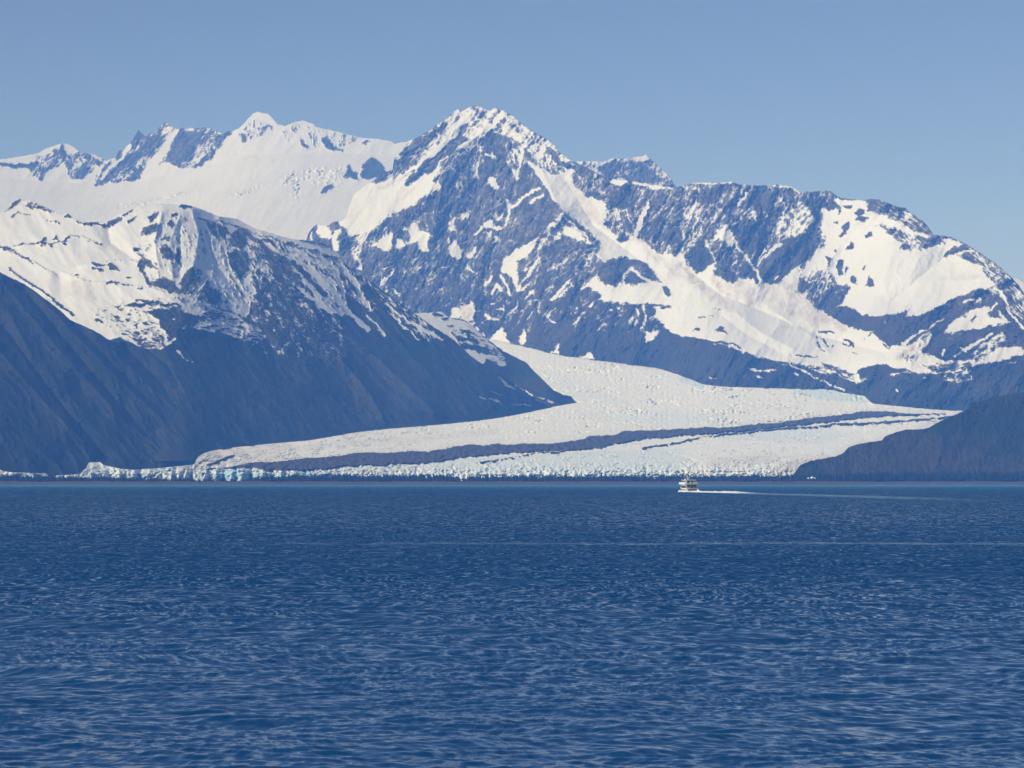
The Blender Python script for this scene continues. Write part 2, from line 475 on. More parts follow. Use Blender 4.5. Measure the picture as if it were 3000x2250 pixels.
# ------------------------------------------------------------------ small ridges seen behind the right shoulder
f5 = Feat(); f5.T('B')
sky5 = P('B', [(1380, 420), (1480, 425), (1520, 430), (1560, 425), (1640, 425), (1700, 430), (1730, 415), (1760, 405), (1830, 410), (1870, 402), (1900, 398), (1940, 395), (1962, 388), (1975, 376), (1990, 400),
     (2020, 425), (2060, 460), (2100, 500), (2150, 560), (2175, 592), (2260, 650)])
f5.R(.8, 60, [(1380, 380), (2000, 340), (2000, 420), (1800, 430), (1500, 460)])
f5.R(.05, 60, [(1650, 470), (1720, 430), (1790, 420), (1790, 480), (1750, 530), (1680, 510)]); f5.R(.1, 100, [(1900, 500), (1960, 450), (2000, 480), (2100, 560), (1950, 570), (1850, 550), (1800, 520)])
sheet("crest_ridge", 1615, 2025, 2.6, sky5, 590, 3.0, lambda U, Y: 16200 + 2.6 * (YH - Y - 800) + 0 * U, f5, M_far, 0.45, 60, amp=(20, 12, 6), seed=23,
      label="small serrated snowy ridge behind the shoulder right of the main summit")
f5b = Feat()
sheet("far_snow_slope", 2900, 3300, 4, P('C', [(1990, 700), (2130, 738), (2180, 745), (2212, 765), (2300, 850), (2870, 1100)]), 900, 6, lambda U, Y: 17800 + 3 * (YH - Y - 500) + 0 * U, f5b, M_far, 1.0, 60,
      amp=(10, 5, 2), seed=29, label="far white snow slope just showing at the right edge")

# ------------------------------------------------------------------ main massif
sky4 = P('A', [(1960, 960), (1985, 944), (1998, 895), (2020, 862), (2048, 838), (2090, 842), (2130, 840), (2165, 815), (2190, 812)]) + P('B', [(0, 816), (30, 790), (80, 640), (250, 520), (330, 480), (345, 400), (400, 345), (445, 290), (490, 270), (540, 245), (590, 215), (620, 185), (660, 165), (690, 145), (720, 115), (740, 95), (755, 86), (770, 100),
     (800, 95), (830, 75), (865, 65), (900, 72), (940, 90), (965, 98), (985, 85), (1000, 78), (1015, 92), (1050, 98), (1085, 115), (1120, 140), (1150, 165), (1200, 205),
     (1250, 240), (1300, 265), (1340, 290), (1380, 320), (1410, 365), (1440, 385), (1480, 415), (1520, 432), (1600, 470), (1680, 512), (1770, 540), (1860, 550), (1980, 568), (2100, 590), (2170, 600), (2190, 590)]) + \
     P('C', [(0, 145), (60, 125), (110, 120), (200, 125), (270, 120), (320, 113), (345, 125), (380, 135), (430, 132), (480, 142), (560, 135), (640, 138), (710, 148), (740, 165), (765, 185),
     (800, 180), (850, 180), (920, 172), (960, 178), (990, 200), (1010, 215), (1080, 230), (1160, 235), (1220, 230), (1275, 230), (1310, 245), (1350, 260), (1400, 280), (1440, 283),
     (1460, 305), (1510, 335), (1550, 360), (1580, 395), (1610, 435), (1625, 460), (1700, 465), (1760, 485), (1830, 515), (1900, 560), (1960, 600), (2020, 640), (2080, 690), (2130, 735), (2180, 790), (2212, 835), (2500, 1100)])
gl_up = P('E', [(-900, 60), (0, 330), (700, 400), (980, 425), (1060, 430), (1100, 460), (1200, 472), (1330, 515), (1430, 535), (1560, 550), (1700, 570), (1850, 590), (2000, 610), (2100, 620), (2160, 645), (2212, 670)]) + \
     P('F', [(60, 690), (130, 720), (250, 735), (400, 740), (700, 750), (900, 750), (1000, 755), (1120, 780), (1170, 790), (1230, 845), (1350, 858), (1500, 872), (1560, 878), (1680, 887), (1760, 893), (1850, 888), (2212, 905), (2800, 930)])
gl_up = np.array(gl_up)
gl_ups = soft_curve(gl_up, 55)
def r4(U, Y):
    ye = np.interp(U, gl_ups[:, 0], gl_ups[:, 1]); ve = YH - ye; v = YH - Y
    ksum = 2.7 + 0.0 * U
    d = v - ve
    r = RG(ve) + 6 + np.where(d > 0, d * ksum, d * 2.0)
    # the big snow basin on the right lies back like a bowl under its cliffs
    b = sst(U, 1850, 2150) * (1 - sst(U, 2750, 3000))
    r = r + b * 330 * sst(v, 330, 560) * (1 - 0.4 * sst(v, 700, 850))
    return r
f4 = Feat(); f4.T('B')
R, S = f4.R, f4.S
R(.08, 60, [(-330, 780), (60, 780), (120, 1000), (60, 1100), (-100, 1100), (-330, 1000)]); R(1, 90, [(-150, 830), (-90, 838), (-70, 870), (-60, 910), (-90, 925), (-130, 915), (-165, 880)]); R(1, 90, [(0, 860), (-30, 930), (-10, 1000), (-60, 1010), (-60, 930), (-40, 870)]); S(1, 6, [(-200, 890), (-190, 930)])
R(.72, 50, [(300, 260), (740, 40), (1000, 20), (1220, 160), (1440, 330), (1520, 400), (1490, 500), (1300, 480), (1180, 330), (1140, 300), (1060, 250), (960, 240), (880, 330), (700, 430), (560, 520), (420, 600), (300, 600), (300, 400)])
R(.3, 50, [(420, 380), (480, 300), (560, 240), (640, 190), (700, 170), (660, 240), (560, 310), (500, 400), (440, 480), (330, 500), (350, 430)])
S(.12, 22, [(800, 190), (740, 270), (650, 360), (560, 460)], 26, 50); S(.1, 26, [(780, 280), (700, 370), (600, 460), (500, 530), (420, 575)], 14, 50)
S(.1, 30, [(500, 290), (440, 350), (420, 400)], 22, 50); R(.05, 60, [(380, 430), (430, 400), (455, 460), (400, 475)])
S(1, 16, [(850, 110), (780, 190), (690, 300), (600, 380), (500, 450), (380, 520)], 12); S(1, 18, [(1050, 110), (980, 180), (880, 270), (770, 340), (690, 430), (610, 490), (570, 620)], 16)
R(.45, 50, [(640, 440), (760, 330), (800, 350), (760, 440), (700, 480), (640, 560), (590, 560)])
R(1, 50, [(-20, 560), (150, 560), (330, 540), (450, 500), (560, 505), (600, 500), (580, 570), (560, 640), (480, 700), (400, 755), (330, 760), (250, 830), (170, 900), (60, 910), (20, 860), (-60, 800)])
R(.1, 50, [(415, 575), (450, 520), (520, 470), (560, 470), (500, 540), (440, 575)])
R(.18, 80, [(560, 640), (620, 620), (700, 640), (760, 440), (820, 470), (850, 560), (900, 640), (940, 700), (860, 820), (760, 760), (690, 820), (560, 900), (500, 830), (380, 840), (340, 940), (300, 900), (330, 770), (480, 710)])
R(.1, 80, [(940, 240), (1040, 250), (1070, 320), (1060, 430), (1000, 500), (900, 520), (880, 470), (920, 380)])
R(.55, 80, [(870, 300), (940, 240), (930, 330), (880, 460), (860, 540), (830, 460)])
R(.45, 100, [(1060, 280), (1150, 300), (1200, 400), (1250, 480), (1180, 520), (1120, 540), (1080, 450)])
R(.1, 60, [(1150, 470), (1200, 450), (1290, 530), (1420, 740), (1390, 800), (1290, 890), (1200, 960), (1120, 950), (1090, 860), (1110, 740), (1200, 670), (1130, 620), (1140, 540)])
S(1, 12, [(900, 330), (885, 440), (872, 530)], 7); S(.9, 9, [(940, 380), (990, 395)]); S(1, 11, [(1175, 330), (1155, 450), (1130, 545)], 6)
S(1, 12, [(1290, 320), (1300, 390)]); S(1, 12, [(1330, 430), (1350, 470)]); S(.1, 22, [(1340, 350), (1420, 440), (1500, 460)], 16, 120)
R(1, 90, [(945, 540), (1000, 535), (1028, 600), (1010, 618), (960, 580)]); S(1, 13, [(725, 480), (700, 560), (660, 640)], 9)
R(1, 60, [(590, 560), (640, 550), (645, 600), (590, 625), (560, 650)]); S(1, 12, [(1105, 722), (1180, 660), (1285, 598)], 8); S(1, 9, [(1230, 692), (1310, 642)], 6)
S(1, 10, [(1080, 680), (1082, 760), (1060, 830), (1020, 860), (930, 840)], 14); R(1, 70, [(690, 830), (740, 795), (722, 850), (755, 890), (700, 870)])
R(1, 60, [(770, 760), (835, 748), (820, 800), (790, 800)]); R(1, 60, [(920, 840), (985, 798), (995, 830), (930, 868)]); R(.7, 60, [(970, 760), (1050, 770), (1040, 820), (990, 800)])
R(1, 90, [(380, 835), (430, 850), (432, 882), (395, 878)]); R(1, 90, [(440, 860), (470, 820), (492, 840), (500, 880), (565, 870), (578, 900), (560, 1005), (500, 1000), (490, 950), (430, 970), (350, 1000), (335, 925), (440, 905)])
R(1, 80, [(175, 965), (230, 930), (290, 890), (330, 890), (330, 1000), (260, 1000)]); R(.45, 70, [(60, 910), (150, 900), (300, 830), (310, 900), (180, 960), (150, 1000), (90, 1080), (60, 1000)])
R(.1, 60, [(300, 850), (340, 770), (420, 790), (380, 850), (440, 930), (400, 950), (360, 900)])
R(1, 90, [(700, 990), (728, 930), (782, 1000), (772, 1040), (730, 1060), (705, 1040)]); S(1, 8, [(710, 1020), (770, 1035), (740, 1065)])
S(1, 10, [(230, 1232), (290, 1190), (335, 1130)], 12); S(1, 7, [(290, 1262), (330, 1245), (370, 1300)]); S(1, 9, [(100, 1040), (135, 1130), (90, 1110)]); S(1, 7, [(590, 1282), (615, 1250)])
S(1, 6, [(810, 1100), (830, 1130), (880, 1150)]); S(1, 8, [(830, 1050), (870, 980)]); S(1, 6, [(655, 1110), (680, 1105)]); S(1, 6, [(270, 1120), (310, 1105)]); S(1, 5, [(510, 1110), (545, 1080)])
R(.55, 70, [(915, 880), (1000, 870), (1025, 940), (980, 960), (920, 930)]); S(1, 10, [(870, 900), (900, 850)]); S(.9, 7, [(700, 920), (690, 960)])
S(1, 10, [(1130, 1010), (1200, 970), (1290, 920), (1370, 840), (1430, 768)], 12); S(1, 9, [(1430, 770), (1520, 850), (1610, 950)])
R(1, 80, [(1410, 890), (1450, 840), (1500, 850), (1560, 905), (1585, 950), (1500, 925), (1440, 905)])
R(.5, 60, [(1290, 900), (1380, 850), (1440, 900), (1380, 960), (1280, 1000), (1250, 960)])
R(1, 70, [(1030, 1130), (1060, 1055), (1130, 1010), (1190, 975), (1260, 955), (1235, 1020), (1190, 1060), (1150, 1070), (1130, 1130), (1150, 1200), (1140, 1285), (1110, 1190), (1060, 1150)])
R(0, 0, [(1140, 1070), (1175, 1065), (1170, 1085), (1145, 1082)])
S(1, 9, [(1150, 1270), (1162, 1210), (1230, 1130), (1290, 1060)], 7); S(1, 8, [(1040, 1170), (1070, 1230), (1085, 1290)]); S(1, 8, [(980, 1282), (1008, 1225), (1035, 1270)])
S(1, 7, [(935, 1225), (970, 1175)]); S(1, 9, [(1200, 1302), (1240, 1258)]); S(1, 6, [(1160, 1270), (1205, 1228)]); S(1, 12, [(1370, 1322), (1420, 1260), (1500, 1170)], 8); S(1, 6, [(1420, 1300), (1490, 1215)])
S(.9, 10, [(1380, 1120), (1440, 1080), (1500, 1050), (1560, 990)], 6, 50); S(1, 7, [(1590, 955), (1680, 932)]); S(1, 5, [(1190, 1130), (1240, 1105)])
R(.25, 50, [(1500, 960), (1620, 960), (1660, 1020), (1600, 1150), (1480, 1200), (1360, 1160), (1380, 1060)])
R(1, 140, [(1430, 500), (1480, 480), (1520, 560), (1600, 660), (1700, 690), (1740, 720), (1700, 800), (1800, 880), (1900, 920), (2000, 980), (2100, 1000), (2230, 1000), (2230, 1320), (2050, 1190), (1980, 1110), (1900, 1060), (1800, 1040), (1700, 1078), (1650, 1030), (1690, 950), (1600, 880), (1500, 790), (1425, 745), (1340, 620), (1280, 520), (1210, 430), (1260, 430), (1350, 500)])
R(.5, 120, [(1200, 400), (1300, 420), (1400, 490), (1360, 510), (1260, 450)])
R(.28, 70, [(1480, 490), (1560, 450), (1700, 530), (1760, 560), (1700, 600), (1640, 600), (1600, 660), (1540, 620), (1490, 560)])
S(1, 8, [(1440, 540), (1500, 480)]); R(1, 20, [(1740, 560), (1770, 540), (2180, 600), (2180, 625), (2000, 600), (1860, 575), (1780, 590)])
R(.2, 60, [(1720, 640), (1780, 590), (1860, 570), (2000, 605), (2090, 610), (1990, 700), (1900, 790), (1860, 760), (1800, 700), (1740, 700)])
R(.5, 100, [(1720, 700), (1860, 740), (1900, 800), (1900, 880), (1860, 930), (1780, 900), (1700, 840)]); R(0, 60, [(1780, 935), (1820, 888), (1862, 935), (1830, 948)]); R(0, 60, [(1700, 832), (1740, 800), (1762, 850), (1722, 852)])
R(0, 60, [(1840, 830), (1880, 835), (1892, 888), (1862, 882)]); R(0, 60, [(1770, 640), (1860, 575), (1890, 640), (1820, 720), (1750, 690)])
R(.3, 55, [(2040, 640), (2090, 610), (2230, 590), (2230, 1000), (2150, 1040), (2050, 1010), (1960, 900), (1990, 820), (2060, 740)])
R(.05, 55, [(1965, 910), (2030, 800), (2080, 760), (2060, 850), (2000, 920)]); R(.05, 55, [(2080, 930), (2150, 860), (2212, 840), (2212, 950), (2140, 980)]); S(1, 12, [(1990, 700), (1950, 800), (1910, 900)], 18)
R(0, 0, [(1695, 1080), (1760, 1060), (1900, 1055), (1960, 1078), (2010, 1130), (2045, 1185), (1990, 1150), (1910, 1095), (1870, 1105), (1840, 1150), (1825, 1200), (1740, 1225), (1675, 1195), (1655, 1100)])
R(1, 0, [(1555, 1252), (1600, 1202), (1665, 1140), (1672, 1200), (1750, 1225), (1820, 1215), (1835, 1150), (1880, 1108), (1960, 1175), (2010, 1195), (2100, 1225), (2230, 1290), (2230, 1570), (2160, 1545), (2090, 1480), (2040, 1440), (2030, 1382), (1990, 1350), (1880, 1350), (1750, 1342), (1660, 1322), (1680, 1295), (1600, 1240)])
R(0, 0, [(1840, 1180), (1875, 1130), (1900, 1145), (1930, 1185), (1970, 1212), (1900, 1222), (1835, 1218)]); R(0, 50, [(1748, 1222), (1790, 1178), (1808, 1202), (1770, 1235)]); R(0, 140, [(2068, 1230), (2110, 1238), (2185, 1305), (2120, 1292)])
S(0, 6, [(2070, 1375), (2125, 1370)]); S(0, 9, [(1980, 1352), (2090, 1362)], 5); S(1, 8, [(1855, 1470), (1880, 1445)]); S(1, 9, [(1960, 1370), (1965, 1460), (1945, 1520)], 5); R(1, 20, [(1963, 1520), (2010, 1540), (2070, 1520), (2035, 1562), (1972, 1612)])
S(1, 7, [(1900, 1380), (1920, 1420)]); S(1, 5, [(1745, 1380), (1755, 1395)]); S(.8, 9, [(1900, 1480), (1930, 1440)]); R(1, 40, [(700, 1425), (720, 1368), (790, 1360), (845, 1330), (858, 1345), (850, 1470), (760, 1440), (700, 1440)])
f4.D(.7, 34, [(800, 1380), (840, 1450)]); f4.D(.75, 9, [(250, 600), (340, 560), (430, 512)]); f4.D(.55, 8, [(350, 690), (420, 640), (470, 600)]); f4.D(.6, 10, [(880, 620), (900, 560), (900, 400)])
f4.D(.55, 18, [(1480, 560), (1600, 760), (1800, 900)]); f4.D(.6, 14, [(2060, 1040), (2160, 1160), (2212, 1180)]); f4.D(.5, 16, [(1900, 900), (2050, 1080)]); f4.D(.5, 20, [(1540, 620), (1660, 780)])
f4.T('E')
S(1, 6, [(1010, 235), (1050, 240), (1045, 208)]); R(1, 0, [(928, 265), (960, 285), (1015, 292), (1010, 305), (945, 303)]); S(1, 7, [(1200, 292), (1235, 250)]); S(.9, 6, [(1065, 285), (1150, 208)])
S(1, 9, [(1340, 290), (1358, 245)], 5); S(1, 6, [(1355, 315), (1375, 325)]); R(1, 80, [(1150, 405), (1192, 368), (1190, 440), (1172, 462), (1150, 440)]); R(1, 60, [(958, 425), (1010, 385), (1045, 350), (1050, 385), (1100, 460), (1000, 460)])
R(1, 60, [(1355, 522), (1408, 462), (1412, 525)]); R(.9, 20, [(1545, 552), (1605, 508), (1650, 560)]); S(.8, 5, [(1490, 335), (1545, 290)]); S(1, 6, [(1260, 185), (1280, 175)]); S(.7, 30, [(840, 330), (900, 420)], 30, 50)
S(.8, 4, [(1650, 370), (1700, 330)]); S(1, 5, [(1610, 215), (1625, 205)]); S(1, 6, [(975, 200), (1000, 195)])
f4.T('C')
R(.25, 55, [(-10, 100), (320, 90), (760, 160), (900, 290), (900, 420), (880, 520), (800, 600), (700, 680), (620, 780), (520, 770), (490, 690), (470, 740), (400, 740), (350, 740), (290, 760), (230, 720), (200, 640), (150, 680), (80, 700), (20, 640), (-10, 600)])
S(1, 6, [(0, 140), (60, 122), (200, 124), (330, 115), (430, 132), (640, 138), (710, 150), (760, 195)], 8)
R(.03, 55, [(310, 430), (400, 350), (470, 370), (520, 420), (500, 520), (490, 600), (430, 610), (360, 510)]); R(.03, 55, [(500, 650), (640, 500), (760, 450), (880, 460), (860, 550), (760, 650), (620, 780), (520, 765)])
R(.05, 55, [(120, 190), (200, 130), (270, 150), (210, 230), (160, 260)]); R(.05, 55, [(430, 180), (530, 160), (600, 190), (560, 300), (470, 290)])
S(1, 11, [(215, 480), (285, 400), (315, 470), (360, 540), (412, 610)], 5); S(1, 10, [(420, 195), (390, 235), (360, 270)]); S(1, 10, [(412, 130), (375, 195)]); S(1, 9, [(430, 300), (355, 375)]); S(1, 9, [(460, 300), (472, 365)])
S(1, 9, [(600, 265), (620, 225)]); S(1, 7, [(640, 225), (645, 262)]); S(1, 7, [(635, 515), (560, 570), (520, 612), (485, 650)], 9); S(1, 5, [(545, 470), (530, 560), (485, 630)]); S(1, 5, [(140, 480), (170, 560), (212, 650)])
S(1, 6, [(300, 660), (350, 620)]); S(1, 8, [(410, 600), (450, 670), (490, 700)], 12); R(1, 60, [(210, 490), (285, 395), (330, 520), (290, 545), (262, 480)]); S(1, 6, [(590, 750), (620, 720)])
R(.84, 60, [(630, 350), (700, 270), (760, 240), (820, 290), (855, 370), (790, 420), (730, 470), (690, 480), (590, 450)])
R(.6, 60, [(0, 300), (80, 240), (130, 260), (150, 300), (60, 400), (0, 470)]); R(.5, 70, [(0, 480), (60, 330), (180, 250), (250, 300), (180, 420), (110, 480), (20, 620), (-10, 600)])
R(0, 60, [(20, 600), (60, 540), (120, 480), (170, 560), (200, 640), (150, 680), (80, 700)])
R(1, 110, [(0, 600), (20, 640), (90, 710), (150, 680), (200, 645), (240, 730), (290, 765), (350, 740), (470, 745), (480, 690), (520, 775), (620, 785), (720, 680), (770, 645), (740, 820), (870, 930), (980, 1000), (1130, 1080), (1230, 1090), (1330, 1170), (1450, 1180), (1600, 1240), (1900, 1150), (2200, 1190), (2212, 1230), (2050, 1275),
     (1900, 1300), (1850, 1330), (1700, 1340), (1580, 1360), (1400, 1330), (1280, 1300), (1150, 1330), (1100, 1360), (950, 1330), (750, 1300), (590, 1270), (500, 1250), (300, 1190), (150, 1150), (0, 1110), (-80, 1090), (-80, 600)])
R(1, 110, [(900, 300), (1000, 225), (1160, 235), (1250, 280), (1400, 380), (1625, 465), (1760, 490), (1900, 570), (1960, 720), (2050, 810), (2092, 840), (1940, 808), (1800, 850), (1650, 930), (1500, 988), (1380, 975), (1230, 990), (1190, 1000),
     (1130, 950), (1060, 920), (990, 920), (1060, 860), (1090, 800), (1000, 780), (900, 830), (830, 850), (760, 830), (760, 700), (860, 570), (900, 470)])
R(0, 60, [(205, 700), (235, 690), (240, 725), (215, 728)]); R(0, 60, [(265, 735), (300, 690), (345, 695), (360, 740), (290, 765)]); R(0, 60, [(380, 660), (420, 640), (472, 690), (465, 740), (400, 742)]); R(0, 60, [(462, 755), (475, 742), (487, 760), (473, 778)])
R(.25, 140, [(1195, 260), (1280, 225), (1360, 250), (1450, 280), (1560, 360), (1630, 460), (1560, 460), (1470, 410), (1400, 375), (1300, 320), (1220, 310)]); S(1, 7, [(1440, 305), (1490, 345)]); R(0, 60, [(1200, 300), (1215, 250), (1260, 290), (1240, 315)])
R(.4, 140, [(1250, 400), (1290, 380), (1400, 430), (1480, 460), (1560, 480), (1540, 520), (1480, 560), (1430, 550), (1390, 500), (1330, 440)]); R(.0, 30, [(1410, 540), (1445, 515), (1480, 560), (1450, 565)])
R(.2, 20, [(1525, 550), (1560, 480), (1660, 460), (1695, 500), (1620, 540), (1545, 555)]); R(.05, 170, [(1695, 590), (1760, 530), (1830, 525), (1855, 560), (1780, 580), (1710, 602)])
R(.15, 140, [(1780, 590), (1870, 570), (1950, 650), (1900, 640), (1830, 630)]); R(.45, 140, [(1860, 560), (1960, 620), (2130, 730), (2212, 850), (2212, 1060), (2100, 900), (2040, 850), (2000, 800), (2090, 840), (2060, 780), (1980, 720), (1900, 640)])
R(0, 60, [(1200, 300), (1130, 300), (1140, 285)])
for q in ([(1105, 315), (1165, 288), (1192, 322), (1140, 345)], [(1110, 365), (1140, 342), (1192, 345), (1180, 378)], [(1018, 410), (1080, 368), (1085, 400), (1040, 445)], [(1175, 460), (1215, 442), (1245, 478), (1185, 478)],
          [(1055, 555), (1090, 508), (1102, 550)], [(985, 375), (1010, 365), (1005, 392)], [(1030, 275), (1095, 262), (1082, 285), (1040, 288)], [(925, 270), (990, 240), (1002, 275), (940, 312)], [(925, 600), (970, 608), (945, 685)],
          [(1000, 622), (1038, 625), (1030, 700), (1012, 722), (990, 672)], [(1050, 665), (1072, 675), (1055, 722)], [(1188, 795), (1212, 715), (1242, 790)], [(1150, 688), (1192, 652), (1165, 692)], [(1085, 760), (1110, 730), (1140, 785)],
          [(1000, 470), (1050, 430), (1065, 455), (1020, 480)], [(1010, 300), (1030, 300), (1010, 330)], [(980, 560), (1000, 550), (990, 575)]):
    R(0, 60, q, 3)
R(.3, 55, [(890, 480), (940, 460), (935, 530), (880, 560)]); R(.45, 55, [(720, 830), (760, 740), (850, 690), (960, 690), (1000, 770), (880, 850), (870, 930), (800, 880), (740, 850)]); R(.05, 60, [(740, 800), (790, 755), (840, 780), (760, 835)])
R(.12, 60, [(930, 870), (1000, 785), (1062, 780), (1050, 830), (1045, 890), (960, 925)])
R(0, 30, [(962, 975), (1000, 928), (1065, 925), (1120, 960), (1162, 990), (1200, 965), (1210, 995), (1330, 982), (1270, 1045), (1200, 1085), (1130, 1060), (1120, 1010), (1070, 1050), (980, 1000)])
R(.06, 28, [(1315, 1070), (1390, 960), (1475, 950), (1400, 1000), (1500, 988), (1600, 980), (1650, 930), (1800, 855), (1930, 812), (2040, 850), (2120, 960), (2212, 1080), (2212, 1190), (2100, 1200), (1950, 1150), (1900, 1250), (1700, 1280), (1590, 1240), (1640, 1150), (1560, 1090), (1470, 1140), (1400, 1130)])
S(1, 10, [(1420, 1170), (1500, 1110), (1600, 1065), (1690, 1005)], 5); R(1, 30, [(1690, 1085), (1790, 1000), (1860, 950), (1985, 915), (1995, 950), (1980, 985), (2030, 995), (2135, 1020), (1950, 1060), (1880, 1072), (1790, 1080), (1740, 1100)])
R(0, 40, [(1860, 1010), (1900, 980), (1910, 1000), (1870, 1020)]); S(1, 8, [(1830, 895), (1880, 868)]); R(1, 30, [(1880, 905), (1895, 880), (1945, 870), (1925, 900)]); R(1, 0, [(1695, 925), (1700, 905), (1732, 905)]); S(1, 6, [(2010, 935), (2035, 905)]); S(1, 7, [(2050, 960), (2060, 990)])
R(.55, 30, [(1960, 1160), (2080, 1090), (2095, 1150), (2000, 1200)]); S(1, 9, [(1760, 1240), (1900, 1160), (2000, 1110)], 7); S(1, 8, [(1800, 1190), (1830, 1215)]); R(.5, 30, [(1850, 1240), (1950, 1150), (2060, 1150), (2000, 1240), (1900, 1290)]); R(1, 20, [(2050, 1245), (2130, 1198), (2195, 1185), (2200, 1210), (2100, 1255), (2000, 1290), (1960, 1275)])
S(1, 7, [(1685, 1240), (1700, 1210)]); R(.75, 50, [(1400, 1250), (1450, 1170), (1500, 1150), (1600, 1080), (1622, 1110), (1560, 1200), (1530, 1275), (1450, 1290)]); S(1, 8, [(2060, 830), (2115, 950), (2165, 1020), (2212, 1075)], 6); S(1, 8, [(1640, 1270), (1800, 1290), (2000, 1270)], 8)
R(.1, 150, [(1165, 1145), (1240, 1085), (1330, 1140), (1355, 1152), (1290, 1150), (1232, 1108)]); S(0, 6, [(870, 1120), (880, 1180), (925, 1222)], 4); S(0, 4, [(888, 1090), (925, 1085), (975, 1100)]); S(0, 6, [(905, 1130), (940, 1180)]); S(0, 8, [(1045, 1140), (1075, 1135), (1110, 1178)], 6); S(0, 6, [(1040, 1172), (1100, 1172)])
R(0, 0, [(205, 1075), (250, 1058), (290, 1100), (230, 1092)], 3); S(0, 3, [(105, 988), (150, 990), (190, 985)]); S(0, 4, [(70, 1075), (120, 1070)]); S(0, 3, [(190, 935), (240, 945)]); f4.D(.8, 4, [(650, 1062), (800, 1064)]); S(0, 9, [(20, 1115), (150, 1145), (250, 1160), (330, 1172), (370, 1200)], 5)
S(0, 3, [(690, 1250), (780, 1240), (890, 1258)]); S(0, 6, [(800, 1240), (840, 1250)]); S(0, 5, [(1105, 1222), (1130, 1232)]); S(0, 4, [(970, 1190), (985, 1175)]); S(0, 4, [(1300, 1165), (1345, 1195)])
R(.35, 160, [(900, 1290), (1050, 1330), (1150, 1370), (1230, 1375), (1150, 1430), (1060, 1400), (900, 1330)]); R(.45, 160, [(600, 1290), (750, 1290), (950, 1330), (1150, 1380), (1120, 1420), (1000, 1380), (850, 1340), (700, 1310)])
R(.5, 10, [(1500, 1300), (1700, 1290), (1860, 1280), (1870, 1400), (1800, 1420), (1700, 1380), (1650, 1350)]); S(1, 6, [(700, 1310), (780, 1345), (860, 1385), (950, 1430), (1050, 1465)], 5); R(1, 90, [(1108, 1372), (1142, 1368), (1157, 1415), (1120, 1428)]); R(0, 10, [(1130, 1335), (1200, 1310), (1270, 1302), (1330, 1320), (1460, 1340), (1560, 1370), (1400, 1372), (1220, 1372)])
S(1, 6, [(430, 1328), (475, 1335), (520, 1345)]); S(1, 6, [(530, 1345), (600, 1334)]); S(1, 5, [(720, 1358), (745, 1372)]); S(1, 6, [(1385, 1465), (1390, 1480)]); S(1, 4, [(180, 1392), (210, 1400)]); S(1, 4, [(1340, 1365), (1480, 1352)])
S(1, 4, [(490, 1382), (520, 1385)]); S(1, 4, [(1555, 1385), (1590, 1392)]); S(1, 5, [(1640, 1350), (1800, 1345)]); S(1, 4, [(2110, 1290), (2170, 1285)]); S(1, 5, [(1700, 1395), (1790, 1390)]); S(1, 4, [(1820, 1410), (1850, 1390)])
for a, w, q in ((.9, 22, [(20, 660), (60, 740), (130, 800)]), (.9, 22, [(205, 740), (240, 810), (300, 850)]), (.95, 30, [(440, 820), (430, 900)]), (.6, 20, [(380, 780), (350, 870)]), (.85, 26, [(700, 800), (710, 960)]), (.6, 18, [(650, 760), (690, 880)]),
                (.9, 36, [(880, 880), (920, 1000)]), (.7, 20, [(830, 920), (870, 1030)]), (.7, 24, [(990, 1010), (1040, 1070)]), (.5, 40, [(530, 830), (620, 940)]), (.5, 30, [(780, 960), (860, 1040)]), (.4, 24, [(130, 800), (320, 950)]),
                (.4, 10, [(1680, 745), (1800, 730), (1960, 735)]), (.6, 4, [(1700, 745), (1780, 735), (1850, 745), (1980, 735)]), (.8, 16, [(1400, 1250), (1480, 1200)]), (.35, 60, [(300, 800), (800, 900)])):
    f4.D(a, w, q)
f4.T('B'); K = f4.K
K(-90, 70, [(1000, 90), (900, 250), (770, 340), (660, 450), (580, 600), (540, 700)]); K(-70, 60, [(860, 80), (760, 200), (640, 330), (500, 460)]); K(-120, 90, [(1050, 110), (1190, 300), (1300, 500), (1430, 760)])
K(60, 60, [(900, 300), (880, 600), (820, 900), (760, 1200)]); K(80, 60, [(1130, 560), (1060, 850), (1000, 1000), (900, 1250)]); K(-60, 50, [(1430, 770), (1290, 920), (1130, 1010), (1000, 1150), (850, 1330)]); K(-70, 60, [(1430, 770), (1610, 950), (1700, 1080)])
K(70, 90, [(1460, 560), (1640, 850), (1850, 1000), (2050, 1150)]); K(-50, 50, [(1660, 1140), (1500, 1180), (1370, 1330), (1200, 1500)]); K(-60, 40, [(700, 480), (640, 640), (600, 900)])
f4.T('C'); K(-60, 50, [(760, 200), (850, 360), (760, 480), (600, 620), (490, 780)]); K(-60, 50, [(340, 120), (280, 400), (220, 640)]); K(-80, 70, [(1290, 250), (1100, 400), (950, 640), (800, 850)]); K(60, 50, [(500, 200), (540, 480), (480, 650)]); K(60, 50, [(180, 200), (150, 480), (120, 650)])
K(-90, 60, [(2130, 740), (1980, 800), (1800, 850), (1500, 985), (1200, 990)]); K(60, 70, [(1700, 600), (1350, 900)]); K(60, 60, [(0, 660), (250, 850), (500, 950), (900, 1120), (1300, 1220)])
K(-30, 40, [(340, 960), (500, 1090), (720, 1200)]); K(25, 40, [(250, 980), (420, 1110), (650, 1230)]); K(-25, 30, [(620, 980), (800, 1090), (950, 1220)])
def base4(U, Y):
    return 0.17 + 0.0 * U - 0.17 * sst(Y, 905, 1020)
